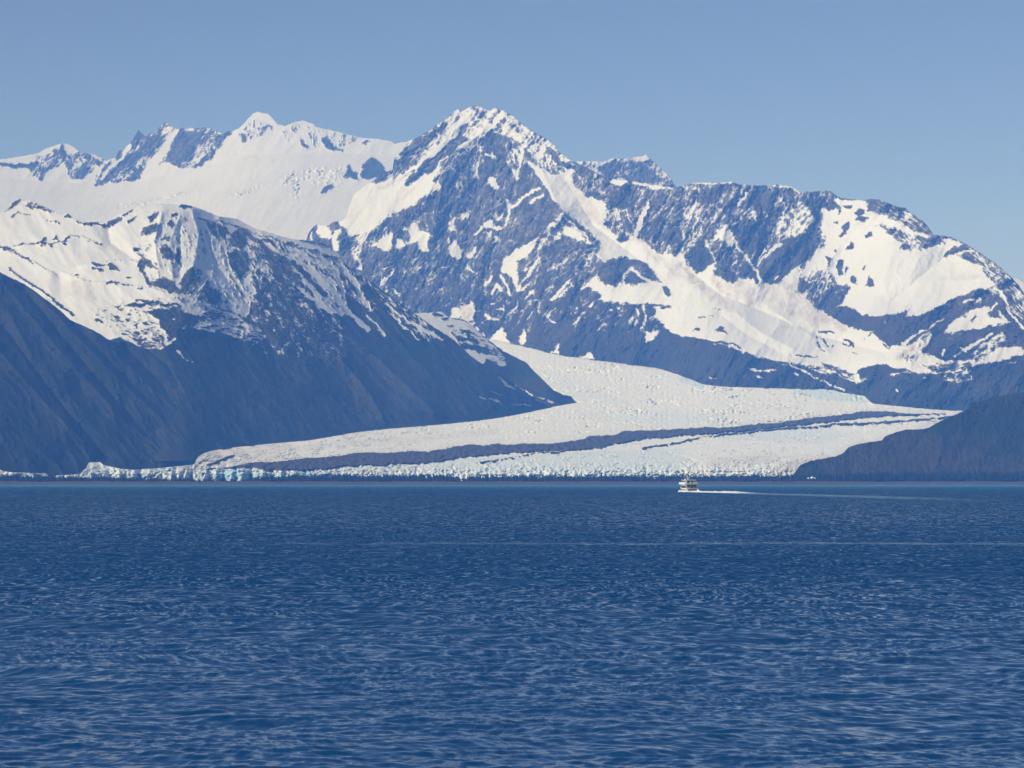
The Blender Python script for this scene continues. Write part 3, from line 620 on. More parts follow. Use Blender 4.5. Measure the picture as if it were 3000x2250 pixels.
sheet("main_mountain", 888, 3140, 2.6, sky4, np.array([(880, 800), (930, 850), (1000, 930), (1300, 1010), (1500, 1060), (2000, 1160), (2500, 1250), (3200, 1270)]), 2.3, r4, f4, M_far, base4, 60, amp=(44, 18, 4.5), seed=41, snow_amp=1.25,
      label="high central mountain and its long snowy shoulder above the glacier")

# ------------------------------------------------------------------ left massif and the spur behind it
gl_low = np.array(P('D', [(-400, 1130), (0, 1150), (900, 1180), (1265, 1190), (1290, 1172), (1420, 1135), (1700, 1110), (2000, 1085), (2212, 1050)]) + P('E', [(100, 1025), (300, 1010), (600, 990), (840, 960), (980, 955), (1090, 935), (1260, 890), (1400, 865), (1460, 850), (1560, 820)]))
gl_lows = soft_curve(gl_low, 70)
def r2(U, Y):
    ye = np.interp(U, gl_lows[:, 0], gl_lows[:, 1]); ve = YH - ye
    d = YH - Y - ve
    return RG(ve) + 4 + np.where(d > 0, d * 2.5, d * 2.0)
def r2b(U, Y):
    ye = np.interp(U, gl_lows[:, 0], gl_lows[:, 1]); ve = YH - ye
    d = YH - Y - ve
    return RG(ve) + 4 + 330 * (1 - sst(U, 1480, 1640)) + d * 3.0
f2b = Feat(); f2b.T('E')
f2b.R(1, 170, [(400, 240), (520, 230), (650, 220), (860, 200), (880, 370), (910, 400), (940, 430), (1040, 520), (1070, 580), (1065, 602), (1020, 595), (990, 570), (940, 560), (925, 592), (880, 600), (700, 560), (500, 400)])
f2b.R(.45, 165, [(690, 370), (770, 350), (920, 420), (1050, 520), (1060, 590), (960, 560), (900, 520), (800, 500), (740, 440)]); f2b.S(0, 9, [(745, 425), (800, 430), (875, 438)]); f2b.S(0, 9, [(790, 475), (850, 490), (890, 500)], 12); f2b.S(0, 6, [(770, 370), (820, 385)]); f2b.S(0, 9, [(590, 268), (640, 270)])
f2b.S(0, 6, [(650, 300), (680, 302)]); f2b.S(0, 10, [(890, 478), (910, 485)]); f2b.S(0, 5, [(680, 340), (720, 338)]); f2b.S(1, 7, [(890, 535), (1000, 545), (1060, 590)]); f2b.R(.0, 160, [(640, 290), (700, 280), (760, 290), (740, 305), (690, 302)])
f2b.S(.62, 6, [(1130, 730), (1200, 770), (1260, 800), (1330, 820), (1400, 850)], 9); f2b.D(.6, 60, [(840, 200), (900, 420)]); f2b.D(.5, 30, [(1130, 730), (1400, 850)])
sky2b = P('E', [(300, 260), (440, 262), (520, 260), (600, 255), (650, 250), (700, 288), (740, 300), (800, 312), (845, 335), (870, 360), (900, 390), (950, 430), (1000, 470), (1050, 505), (1100, 530), (1150, 555), (1200, 580), (1250, 640), (1300, 685), (1340, 725), (1370, 755), (1400, 770), (1440, 790), (1470, 795), (1490, 800), (1520, 840)])
sheet("spur_ridge", 1120, 1684, 2.8, sky2b, np.array([(1100, 1190), (1400, 1240), (1500, 1232), (1600, 1215), (1700, 1190)]), 2.8, r2b, f2b, M_near, 0.0, 140, amp=(12, 5, 1.4), seed=53, edge_fade=lambda U, Y: np.interp(U, gl_low[:, 0], gl_low[:, 1]) - Y,
      label="dark spur with a streaky snow valley running down to the glacier bend")

sky2 = P('A', [(-300, 740), (0, 765), (35, 748), (60, 712), (100, 680), (125, 668), (160, 682), (205, 682), (250, 702), (300, 725), (370, 760), (410, 775), (430, 758), (460, 780), (480, 800), (530, 815), (600, 820), (650, 815), (690, 830), (700, 810), (770, 770),
     (830, 750), (880, 720), (950, 710), (1040, 700), (1120, 705), (1155, 708), (1180, 702), (1230, 712), (1290, 730), (1350, 755), (1410, 780), (1480, 790), (1540, 800), (1600, 835), (1660, 865), (1720, 880), (1800, 905), (1900, 930), (2000, 940), (2100, 960), (2150, 990), (2200, 1030)]) + \
     P('B', [(0, 1070), (100, 1150), (200, 1210), (300, 1290), (400, 1360), (500, 1430)]) + P('E', [(600, 350), (700, 412), (760, 460), (830, 530), (900, 580), (950, 612), (1010, 650), (1080, 690), (1150, 740), (1220, 790), (1280, 830), (1330, 855), (1400, 880), (1500, 910)])
f2 = Feat(); f2.T('A'); R, S, K = f2.R, f2.S, f2.K
R(1, 60, [(-300, 600), (1100, 600), (1700, 850), (2260, 1030), (2240, 1060), (1900, 960), (1700, 900), (1500, 830), (1330, 800), (1100, 790), (1040, 900), (960, 960), (890, 1080), (900, 1130), (950, 1210), (1200, 1290), (1400, 1380), (1540, 1430), (1650, 1500),
     (1560, 1500), (1350, 1510), (1240, 1500), (1240, 1430), (1150, 1385), (1000, 1385), (960, 1400), (1040, 1480), (1040, 1560), (940, 1640), (850, 1600), (760, 1560), (700, 1600), (300, 1500), (-300, 1200)])
R(.8, 110, [(1060, 760), (1150, 770), (1300, 810), (1420, 820), (1560, 860), (1600, 900), (1620, 1000), (1700, 1200), (1640, 1300), (1600, 1440), (1500, 1400), (1300, 1330), (1180, 1280), (1050, 1250), (960, 1210), (930, 1130), (1000, 1050), (1000, 900)])
R(.4, 60, [(1160, 1270), (1200, 1180), (1280, 1100), (1350, 1200), (1420, 1300), (1400, 1360), (1250, 1310)]); R(.75, 150, [(880, 950), (1000, 930), (1040, 1020), (1020, 1130), (1000, 1200), (900, 1050), (850, 980)])
for a, b, q in ((16, 10, [(1100, 740), (1060, 860), (1015, 960), (1020, 1060), (1050, 1160)]), (15, 9, [(1120, 790), (1165, 900), (1190, 1000), (1170, 1130)]), (15, 8, [(1210, 740), (1230, 850), (1260, 930), (1230, 1030), (1190, 1150)]),
                (14, 8, [(1300, 830), (1340, 920), (1370, 1050), (1430, 1160), (1500, 1280), (1570, 1400)]), (13, 7, [(1420, 900), (1450, 960), (1460, 1060), (1500, 1150), (1590, 1280), (1610, 1410)]), (16, 8, [(1370, 1060), (1330, 1160), (1290, 1240), (1250, 1300)]),
                (10, 6, [(1560, 1200), (1620, 1160), (1760, 1130)]), (9, 5, [(1650, 1200), (1640, 1300), (1690, 1390)]), (10, 5, [(1760, 1270), (1720, 1330), (1695, 1390)]), (9, 5, [(1830, 1190), (1820, 1240), (1845, 1290)]),
                (10, 4, [(1915, 1215), (1870, 1250), (1840, 1300)]), (14, 6, [(1720, 1440), (1750, 1480)]), (8, 5, [(1690, 1270), (1650, 1330)]), (9, 5, [(1560, 910), (1530, 960), (1500, 1010)])):
    S(1, a, q, b)
R(.12, 40, [(890, 900), (930, 845), (1010, 830), (1035, 850), (1020, 880), (950, 905), (900, 915)]); R(.1, 40, [(950, 790), (990, 755), (1040, 745), (1020, 780), (970, 810)]); R(0, 30, [(685, 850), (700, 820), (770, 788), (785, 805), (730, 845)]); R(.1, 30, [(820, 805), (880, 785), (885, 800), (830, 822)]); S(0, 5, [(795, 775), (860, 738)])
R(.05, 120, [(1320, 820), (1390, 830), (1400, 870), (1430, 930), (1380, 900)]); R(.1, 110, [(1400, 835), (1475, 850), (1480, 900), (1440, 925)]); R(.1, 120, [(1490, 900), (1540, 860), (1600, 890), (1620, 950), (1560, 1000), (1490, 980)]); R(.08, 110, [(1470, 1020), (1560, 1000), (1640, 1000), (1620, 1120), (1560, 1200), (1490, 1120)])
R(0, 110, [(1085, 830), (1110, 805), (1130, 850), (1110, 870)]); R(.1, 60, [(1040, 930), (1090, 910), (1100, 930), (1060, 945)]); R(.1, 110, [(1030, 990), (1110, 980), (1110, 1050), (1060, 1045)]); R(.1, 80, [(1130, 1060), (1150, 980), (1190, 1060), (1170, 1110)])
R(.05, 120, [(950, 1220), (930, 1190), (1010, 1200), (1060, 1180), (1120, 1200), (1180, 1280), (1100, 1270), (1000, 1240)]); R(.05, 80, [(1180, 1180), (1250, 1100), (1260, 1140), (1200, 1240), (1150, 1230)]); R(.05, 90, [(1310, 1290), (1340, 1240), (1420, 1260), (1430, 1330), (1370, 1340)])
R(0, 0, [(915, 1068), (970, 1065), (992, 1110), (930, 1100)]); R(0, 0, [(870, 990), (905, 1000), (900, 1015), (870, 1005)])
R(.5, 130, [(1590, 860), (1700, 920), (1900, 1040), (2240, 1250), (2240, 1400), (1950, 1330), (1800, 1280), (1700, 1300), (1640, 1250), (1600, 1000)])
R(.17, 130, [(1640, 1000), (1680, 940), (1760, 1000), (1900, 1070), (2000, 1180), (2240, 1350), (2240, 1700), (1700, 1700), (1620, 1440), (1640, 1300), (1700, 1250), (1780, 1180), (1720, 1050), (1620, 960)])
R(.74, 135, [(1620, 880), (1740, 920), (1860, 960), (2000, 1000), (2212, 1070), (2240, 1420), (2130, 1410), (2060, 1330), (1950, 1180), (1860, 1050), (1730, 970)])
S(1, 8, [(1940, 1240), (2000, 1300), (2080, 1360), (2212, 1410)], 18); S(1, 9, [(1930, 1010), (2030, 1120), (2120, 1240), (2212, 1340)], 16); S(1, 8, [(2060, 1010), (2150, 1100), (2212, 1160)], 12); S(0, 10, [(1700, 930), (1760, 950), (1780, 975)]); S(0, 12, [(1900, 1080), (2000, 1180), (2100, 1290)], 16)
R(.4, 60, [(1640, 1060), (1700, 1000), (1730, 1020), (1680, 1090)]); R(0, 60, [(2000, 930), (2030, 900), (2000, 860), (2212, 850), (2212, 980), (2080, 950)]) if False else None
# dome and lobe
S(0, 9, [(-60, 965), (0, 980), (80, 1010), (150, 1050), (220, 1082)], 4); S(0, 7, [(60, 1120), (100, 1150), (170, 1205), (260, 1260), (350, 1330), (470, 1420)], 9); S(0, 4, [(80, 975), (160, 968), (240, 948), (330, 962), (400, 945), (460, 912), (512, 912)], 4)
R(0, 0, [(245, 945), (300, 918), (312, 945)], 3); R(0, 0, [(335, 935), (360, 903), (378, 942)], 3); R(0, 0, [(320, 980), (340, 955), (355, 985)], 3); S(0, 5, [(260, 970), (290, 975)]); R(0, 0, [(400, 965), (415, 945), (430, 965)], 3)
R(0, 0, [(585, 1088), (640, 1085), (682, 1100), (620, 1112)], 3); R(0, 0, [(678, 1095), (720, 1073), (785, 1138), (700, 1122)], 3); S(0, 6, [(600, 1125), (650, 1132)]); S(0, 3, [(560, 942), (660, 962)]); R(.25, 0, [(160, 715), (205, 685), (280, 712), (370, 758), (250, 748)]); R(0, 60, [(35, 755), (100, 682), (142, 670), (120, 710), (70, 742)])
S(0, 4, [(75, 780), (120, 745), (135, 762), (200, 765)]); S(0, 4, [(300, 812), (340, 808), (385, 818)]); R(0, 60, [(410, 792), (435, 755), (468, 797)], 3); S(0, 6, [(505, 815), (600, 828), (695, 848)], 9); R(0, 0, [(1150, 722), (1175, 702), (1240, 712), (1225, 730)], 3); S(0, 6, [(1115, 770), (1150, 766)])
S(0, 7, [(700, 1218), (770, 1212), (860, 1235)], 3); R(0, 0, [(480, 1165), (500, 1145), (525, 1165)], 3); R(0, 0, [(805, 1170), (830, 1160), (860, 1175), (830, 1180)], 3); S(0, 4, [(890, 1245), (915, 1250)])
R(.78, 170, [(560, 1400), (740, 1350), (900, 1320), (1050, 1310), (1200, 1300), (1500, 1420), (1650, 1500), (1720, 1560), (1640, 1600), (1500, 1540), (1350, 1520), (1240, 1500), (1220, 1420), (1100, 1380), (960, 1410), (1040, 1480), (960, 1560), (1000, 1640), (900, 1620), (700, 1540)])
R(.45, 170, [(1240, 1430), (1380, 1390), (1540, 1440), (1740, 1560), (1640, 1610), (1500, 1560), (1350, 1520), (1230, 1500)])
R(.5, 160, [(760, 1520), (900, 1500), (1140, 1540), (1150, 1580), (1080, 1640), (940, 1640), (800, 1570)]); R(.0, 20, [(955, 1405), (1010, 1380), (1150, 1385), (1240, 1420), (1290, 1450), (1260, 1510), (1220, 1640), (1100, 1660), (1100, 1560), (1040, 1500), (1050, 1460)])
S(1, 10, [(1050, 1520), (1070, 1560), (1080, 1610), (1130, 1580)]); S(0, 9, [(840, 1355), (920, 1352), (1020, 1338)]); S(0, 7, [(890, 1325), (940, 1330)]); S(0, 6, [(750, 1370), (780, 1375)]); S(0, 7, [(1050, 1362), (1140, 1350)]); S(0, 10, [(610, 1450), (660, 1465)]); R(0, 0, [(865, 1495), (885, 1475), (905, 1505)], 3); R(0, 0, [(920, 1475), (945, 1465), (970, 1480), (950, 1490)], 3)
S(1, 5, [(1260, 1495), (1400, 1470), (1560, 1480), (1630, 1495)]); S(1, 5, [(1340, 1505), (1450, 1495), (1560, 1510)]); S(1, 4, [(1500, 1545), (1560, 1565)]); S(1, 5, [(1590, 1520), (1650, 1540), (1720, 1560)]); S(1, 4, [(1575, 1580), (1640, 1580)]); S(1, 4, [(1640, 1605), (1690, 1590)]); S(1, 5, [(1120, 1450), (1135, 1460)]); S(1, 4, [(1180, 1510), (1200, 1490)])
S(1, 5, [(1770, 1500), (1780, 1520)]); S(1, 4, [(1930, 1320), (1960, 1315)]); S(1, 4, [(2120, 1405), (2150, 1410)])
f2.D(.4, 30, [(480, 1230), (560, 1300)]); f2.D(.45, 26, [(560, 1250), (600, 1310)]); f2.D(.3, 50, [(420, 1260), (520, 1240)]); f2.D(.4, 14, [(1500, 1180), (1600, 1330), (1690, 1450)])
f2.T('D'); S(1, 6, [(1155, 505), (1180, 540), (1212, 562)], 4); S(1, 3, [(1240, 568), (1248, 572)]); S(1, 3, [(1295, 457), (1305, 459)])
f2.T('B')
R(.42, 130, [(-20, 1060), (100, 1150), (250, 1260), (400, 1370), (560, 1480), (650, 1570), (560, 1600), (400, 1480), (280, 1360), (180, 1400), (60, 1300), (-20, 1200)])
S(1, 12, [(-10, 1350), (40, 1400), (90, 1440), (170, 1515)], 14); S(1, 10, [(0, 1090), (60, 1170), (120, 1260), (165, 1350)], 14); S(1, 7, [(165, 1430), (225, 1480), (275, 1560)], 6); S(1, 6, [(250, 1310), (350, 1400), (450, 1470), (560, 1540), (645, 1585)], 10); S(1, 5, [(300, 1400), (400, 1490), (500, 1580)], 4); f2.D(.8, 30, [(150, 1210), (230, 1330)])
R(0, 130, [(150, 1200), (240, 1290), (300, 1380), (240, 1390), (160, 1290)])
f2.T('E'); S(1, 8, [(1018, 678), (1070, 718), (1130, 757)], 5); S(.9, 4, [(890, 795), (950, 820), (1030, 832)]); S(.8, 3, [(970, 765), (1040, 798)]); S(.9, 3, [(1110, 850), (1220, 858)]); S(.62, 6, [(1130, 730), (1200, 765), (1250, 795), (1290, 830), (1400, 848)], 6); f2.D(.6, 20, [(1018, 678), (1130, 757)])
f2.T('A')
K(-26, 70, [(1170, 790), (1130, 860), (1090, 1000), (1120, 1180)]); K(28, 34, [(1165, 850), (1170, 1000), (1165, 1170)]); K(-30, 36, [(1240, 740), (1290, 900), (1260, 1060), (1220, 1200)]); K(25, 35, [(1330, 900), (1380, 1060), (1480, 1200), (1640, 1390)]); K(-25, 50, [(1420, 800), (1520, 950), (1640, 1150), (1900, 1240)])
K(-20, 60, [(1700, 900), (1860, 1080), (2000, 1250), (2212, 1460)]); K(30, 60, [(1400, 1400), (1680, 1450), (1750, 1600), (1800, 1800)]); K(-40, 35, [(1050, 760), (1000, 950), (1030, 1100)]); K(50, 60, [(700, 870), (720, 960), (840, 1040)])
f2.E(-50, 110, [(380, 1130), (560, 1200), (720, 1212), (960, 1240), (1200, 1300), (1400, 1370), (1560, 1440), (1700, 1560)]); f2.E(-30, 80, [(480, 1110), (600, 1085), (720, 1070), (840, 1060), (960, 1090)]); f2.E(-25, 60, [(60, 975), (240, 950), (330, 960), (520, 905), (700, 980)])
f2.E(-40, 90, [(-160, 950), (0, 975), (150, 1045), (280, 1110), (400, 1180)]); f2.E(-25, 50, [(600, 1650), (900, 1540), (1240, 1500), (1600, 1570), (1750, 1640)])
f2.T('E'); K(-60, 50, [(-200, 230), (200, 520), (500, 800), (700, 980)]); K(50, 50, [(-300, 700), (0, 850), (180, 1000)]); K(-50, 40, [(0, 560), (200, 800), (300, 1000)])
def base2(U, Y):
    return 0.0 * U
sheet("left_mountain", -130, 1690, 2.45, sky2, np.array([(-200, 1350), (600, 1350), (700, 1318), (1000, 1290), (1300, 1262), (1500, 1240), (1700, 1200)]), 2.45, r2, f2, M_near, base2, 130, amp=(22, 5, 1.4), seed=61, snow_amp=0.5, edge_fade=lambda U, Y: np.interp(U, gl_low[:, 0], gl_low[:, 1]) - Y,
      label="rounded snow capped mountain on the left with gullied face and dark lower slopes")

# near left slope
sky1 = P('A', [(-500, 960), (-200, 1080), (0, 1145), (80, 1185), (160, 1222), (250, 1285), (330, 1345), (400, 1400), (450, 1450), (500, 1475), (560, 1500), (640, 1540), (700, 1580), (760, 1600)]) + \
     P('D', [(830, 440), (900, 475), (960, 495), (1030, 560), (1100, 640), (1160, 700), (1205, 770), (1240, 830), (1300, 870), (1400, 950), (1500, 1010), (1640, 1110), (1700, 1160), (1760, 1230), (1800, 1300), (1900, 1390)])
f1 = Feat(); f1.T('D')
f1.S(.0, 1, [(0, 0), (1, 1)])
for q in ([(0, 40), (400, 520), (800, 950), (1100, 1180)], [(-100, 400), (300, 850), (600, 1150)], [(300, 200), (700, 620), (1200, 1080)], [(600, 380), (1000, 760), (1500, 1180)]):
    f1.K(-45, 45, q)
for q in ([(150, 100), (560, 600), (960, 1050)], [(-50, 250), (440, 900), (700, 1200)], [(480, 330), (900, 760), (1350, 1150)], [(750, 420), (1150, 820), (1600, 1180)]):
    f1.K(45, 35, q)
sheet("near_left_slope", -160, 860, 2.6, sky1, 1416, 3.0, lambda U, Y: 7410 + 2.1 * np.maximum(YH - Y, 0) + 1.1 * U, f1, M_forest, 0.0, 130, amp=(26, 5, 1.5), jag=1.0, seed=71,
      label="dark steep forested slope falling from the left edge to the shore")
# near right hill
skyr = P('F', [(700, 1330), (740, 1275), (760, 1245), (830, 1215), (900, 1205), (1000, 1185), (1040, 1165), (1080, 1125), (1130, 1110), (1200, 1098), (1290, 1085), (1310, 1060), (1370, 1035), (1440, 1015), (1560, 1010), (1600, 1000), (1640, 975), (1700, 945), (1760, 920), (1830, 890), (1855, 880), (1870, 845),
     (1890, 833), (1915, 840), (1940, 828), (1990, 808), (2060, 795), (2120, 785), (2212, 770), (2400, 735), (2700, 690)])
fr = Feat(); fr.T('F')
for q in ([(1880, 840), (1700, 1050), (1640, 1250)], [(2212, 800), (2100, 1000), (1900, 1250)], [(1300, 1080), (1250, 1250)]): fr.K(-12, 35, q)
for q in ([(1980, 860), (1840, 1080), (1760, 1250)], [(1600, 1010), (1450, 1200)]): fr.K(12, 30, q)
fr.D(0, 1, [(0, 0), (1, 1)])
sheet("near_right_hill", 2310, 3180, 2.6, skyr, 1416, 2.6, lambda U, Y: 7292 + 1.9 * np.maximum(YH - Y, 0) + 0 * U, fr, M_hill, 0.0, 100, amp=(9, 5, 4), jag=1.5, seed=83,
      label="low dark forested hill rising from the right end of the shore")

# ------------------------------------------------------------------ the glacier
def build_glacier():
    k = NT("glacier_ice")
    p = k.pos(); d = k.attr("dirt"); b = k.attr("blue"); mo = k.attr("snow")
    n = k.noise(0.03, 4, 0.65, p); n2 = k.noise(0.12, 3, 0.6, p)
    ice = k.mix(k.ramp(n, 0.35, 0.68), (0.68, 0.68, 0.67), (0.60, 0.61, 0.62))
    ice = k.mix(k.math('MULTIPLY', b, k.ramp(n2, 0.25, 0.6)), ice, (0.22, 0.47, 0.64))
    ice = k.mix(k.math('MULTIPLY', d, k.ramp(k.math('ADD', k.math('MULTIPLY', n, .5), k.math('MULTIPLY', n2, .5)), 0.32, 0.62)), ice, (0.38, 0.33, 0.31))
    rock = k.mix(k.ramp(n2, 0.35, 0.65), (0.03, 0.028, 0.027), (0.06, 0.053, 0.05))
    col = k.mix(k.ramp(k.math('ADD', mo, k.math('MULTIPLY', k.math('SUBTRACT', n2, 0.5), 2.2)), -0.35, 0.35), rock, ice)
    k.bsdf(col, 0.7, 0.3, k.bump(k.noise(0.12, 4, 0.6, p), 2.0, 0.6))
    u0, u1, du = -90.0, 2930.0, 2.7
    us = np.arange(u0, u1, du, dtype=np.float32)
    top = P('D', [(-220, 1270), (0, 1275), (50, 1290), (130, 1293), (200, 1296), (300, 1297), (308, 1335), (350, 1337), (365, 1310), (450, 1308), (520, 1300), (545, 1275), (562, 1262), (568, 1235), (580, 1228), (650, 1225), (665, 1240), (700, 1250), (780, 1268), (860, 1275), (1000, 1266),
                  (1090, 1258), (1200, 1248), (1262, 1238), (1270, 1212), (1290, 1185), (1320, 1168), (1420, 1135), (1550, 1125), (1700, 1110), (2000, 1085), (2212, 1050)]) + \
          P('E', [(100, 1025), (300, 1010), (600, 990), (700, 970)])
    tp = np.array(top)
    yt1 = np.interp(us, tp[:, 0], tp[:, 1])
    lowe = np.interp(us, gl_low[:, 0], gl_low[:, 1])
    yt1 = np.where(us > 950, lowe, yt1)
    yup = np.interp(us, gl_up[:, 0], gl_up[:, 1])
    yt = yt1 + (yup - yt1) * sst(us, 1000, 1360)
    yt = yt + 0.8 * pn(us / 7, us * 0 + 1.7, 5) + 0.5 * pn(us / 3, us * 0 + 2.7, 6)
    yb = 1409.0
    nr = 270
    s = (np.arange(nr) / (nr - 1.0))[:, None]
    s = 0.75 * s + 0.25 * s * s
    Y = (yb + (yt - yb)[None, :] * s).astype(np.float32)
    U = np.broadcast_to(us[None, :], Y.shape).astype(np.float32)
    f = Feat(); f.T('D')
    # medial moraines (bare rubble): val 0 on the 'snow' channel
    mor = np.array(P('D', [(1430, 1262), (1560, 1240), (1650, 1225), (1800, 1222), (1990, 1200), (2130, 1190), (2212, 1182)]) + P('E', [(120, 1160), (300, 1165), (440, 1152), (560, 1158), (700, 1135), (840, 1108), (930, 1115), (1020, 1105), (1100, 1112), (1160, 1105), (1300, 1110), (1420, 1095), (1560, 1080), (1620, 1058), (1760, 1045), (1840, 1020), (1920, 1022), (2060, 1015), (2212, 1010)]) +
                   P('F', [(150, 1000), (300, 1000), (500, 975), (640, 968), (760, 945), (960, 925), (1170, 898), (1340, 900), (1500, 912), (1700, 910)]))
    mob = np.array(P('D', [(1430, 1266), (1600, 1256), (1750, 1275), (2000, 1275), (2212, 1255)]) + P('E', [(0, 1250), (300, 1240), (600, 1225), (800, 1190), (1000, 1175), (1200, 1158), (1400, 1148), (1600, 1142), (1720, 1120), (1850, 1092), (2000, 1070), (2212, 1055)]) +
                   P('F', [(130, 1045), (300, 1030), (500, 1008), (700, 990), (900, 968), (1100, 945), (1300, 925), (1500, 918), (1700, 913)]))
    f.L.append(('snow', 'poly', 0, 0, [tuple(q) for q in mor] + [tuple(q) for q in mob[::-1]], 3.5, 0, 0))
    f.L.append(('dirt', 'line', .6, None, [tuple(q) for q in mob], 7, 3, 2)); f.L.append(('dirt', 'line', .45, None, [(a_, b_ - 3) for a_, b_ in mor], 9, 2, 2))
    f.L.append(('dirt', 'line', .3, None, [(a_, b_ - 14 + 0.002 * a_) for a_, b_ in mor], 6, 1.2, 1)); f.L.append(('dirt', 'line', .3, None, [(a_, b_ + 16 - 0.003 * a_) for a_, b_ in mob], 6, 1.2, 1))
    f.T('F'); f.S(0, 4, [(-40, 1100), (20, 1085), (120, 1062), (240, 1048), (400, 1030), (560, 1012), (700, 1004), (860, 994), (1000, 980), (1080, 975), (1200, 970), (1400, 958), (1600, 945), (1760, 930)], 4)
    f.T('E'); f.S(.3, 5, [(900, 1225), (1100, 1195), (1260, 1165), (1450, 1155)], 3, 0); f.S(.2, 5, [(1950, 1135), (2100, 1112), (2212, 1095)], 4, 0)
    f.T('D'); f.S(0, 4, [(1340, 1240), (1400, 1225), (1460, 1200), (1515, 1185)], 7); f.S(.2, 4, [(1290, 1228), (1340, 1205)], 3); f.S(.3, 3, [(1330, 1266), (1450, 1263)], 3)
    f.DR(.5, [(1240, 1260), (1280, 1170), (1420, 1125), (1750, 1105), (1900, 1110), (1800, 1215), (1600, 1230)]); f.D(.3, 20, [(1800, 1150), (2212, 1110)]); f.S(.2, 5, [(1095, 1275), (1105, 1255), (1130, 1262)], 4)
    f.T('E'); f.D(.28, 22, [(0, 1100), (500, 1080), (1000, 1020)]); f.D(.35, 8, [(980, 430), (1200, 475), (1700, 580), (2150, 640)])
    f.T('F'); f.DR(.75, [(560, 1290), (640, 1240), (720, 1210), (860, 1200), (960, 1180), (800, 1330), (600, 1330)]); f.D(.4, 16, [(1000, 1170), (1100, 1110), (1300, 1070), (1600, 985), (1850, 890)]); f.D(.4, 30, [(200, 1230), (600, 1200)]); f.D(.3, 12, [(300, 1215), (950, 1180)])
    f.BR(.45, [(680, 745), (900, 745), (1130, 780), (1240, 845), (1000, 830), (780, 800)]); f.BR(.25, [(300, 1030), (900, 1000), (1100, 1050), (900, 1110), (500, 1090), (200, 1080)]); f.BR(.2, [(-200, 900), (300, 910), (300, 970), (-200, 990)]); f.B(.5, 20, [(0, 690), (120, 730)])
    f.D(.9, 14, [(640, 1240), (700, 1285), (740, 1300)])
    f.T('E'); f.BR(.3, [(600, 1210), (2212, 1130), (2212, 1340), (1600, 1340), (600, 1330)]); f.BR(.15, [(1350, 660), (1500, 680), (1900, 860), (1500, 800)]); f.BR(.15, [(1500, 900), (2212, 880), (2212, 990), (1700, 970)]); f.BR(.25, [(0, 1180), (700, 1160), (600, 1330), (0, 1330)])
    f.T('D'); f.BR(.95, [(1195, 1345), (1215, 1290), (1250, 1290), (1250, 1350)], 4); f.BR(.95, [(895, 1340), (900, 1300), (940, 1302), (942, 1335)], 4); f.BR(.75, [(1440, 1285), (1700, 1290), (2212, 1290), (2212, 1345), (1440, 1350)], 5); f.BR(.5, [(1260, 1300), (1440, 1290), (1440, 1350), (1260, 1350)], 5)
    f.BR(1., [(1380, 1350), (1390, 1300), (1430, 1270), (1600, 1270), (1550, 1340)], 6); f.BR(.5, [(0, 1300), (310, 1290), (310, 1340), (0, 1340)]); f.BR(.3, [(520, 1230), (1200, 1250), (1200, 1350), (520, 1350)])
    f.T('D')
    for x_, d_ in ((1110, -60), (1160, -45), (1205, -50), (1240, 60), (1290, -35), (1330, -60), (1365, 30), (1400, -60), (1450, 40), (1500, -45), (1570, -70), (1625, 50), (1700, -40), (1760, 30), (1820, -40), (1900, -30), (905, 60), (960, -30), (870, -40)):
        f.K(d_, 22, [(x_ + 10, 1262), (x_ - 8, 1345)])
    f.K(-60, 40, [(600, 1232), (590, 1330)]); f.K(50, 20, [(700, 1260), (720, 1340)]); f.K(-40, 26, [(770, 1270), (780, 1340)]); f.K(-40, 26, [(80, 1290), (90, 1330)]); f.K(-40, 26, [(210, 1295), (220, 1330)])
    ch = apply_feats(f, U, Y, 1.0, 0, warp=(3.0, 1.6), seed=91)
    v = YH - Y
    R0 = RG(v)
    # towards the snout the front face of each column climbs steeply, whatever its height
    vt = YH - yt[None, :]
    low = 1 - sst(vt, 60, 110)
    # crevasses and seracs, coarser and deeper towards the front
    nearf = 1 - sst(v, 60, 190)
    front = 1 - sst(v, 20, 75)
    wx = U + 5 * fbm(U / 22, Y / 14, 3, 2); wy = Y + 3 * fbm(U / 22, Y / 14, 4, 2)
    ser = 0.6 * ridged(wx / 30, wy / 16, 101, 2) + 0.6 * ridged(wx / 11, wy / 9, 111, 3)
    cre = ridged(wx / 6, wy / 3.0, 102, 3) * (0.5 + 0.6 * sst(fbm(U / 45, Y / 18, 12, 2), -0.3, 0.4))
    far = ridged(wx / 15, wy / 2.5, 103, 3)
    blocky = np.round(fbm(wx / 10, wy / 26, 104, 2) * 2.2) / 2.2
    amp_far = 14 + 14 * sst(fbm(U / 120, Y / 30, 9, 2), 0.05, 0.5)
    rel = -(nearf * 20 * cre + (1 - nearf) * amp_far * far) - front * 40 * ser - front * 26 * blocky
    steep = np.gradient(R0, axis=0) / np.maximum(np.abs(np.gradient(Y, axis=0)), 1e-3)
    rel = rel * np.clip(np.abs(steep) / 9, 0.45, 1.0) * sst(ch['snow'], -1.2, 0.6) ** 0.5
    rel = rel - (1 - sst(ch['snow'], -0.6, 0.4)) * 70 * (0.8 + 0.5 * ridged(U / 30, Y / 20, 105, 2))
    rel = rel + ch['relief']
    R = R0 + rel
    cd = (1 - nearf) * sst(-far, 0.25, 0.9) * 0.3 + nearf * sst(-cre, 0.2, 0.9) * 0.8 + front * sst(-ser, 0.1, 0.7) * 0.9
    ch['blue'] = np.clip(np.maximum(ch['blue'], cd), 0, 1)
    ch['dirt'] = np.clip(ch['dirt'] + (1 - nearf) * 0.8 * sst(ridged(U / 26, Y / 2.2, 120, 3), 0.45, 0.8) * sst(fbm(U / 90, Y / 22, 121, 2), -0.1, 0.45), 0, 1)
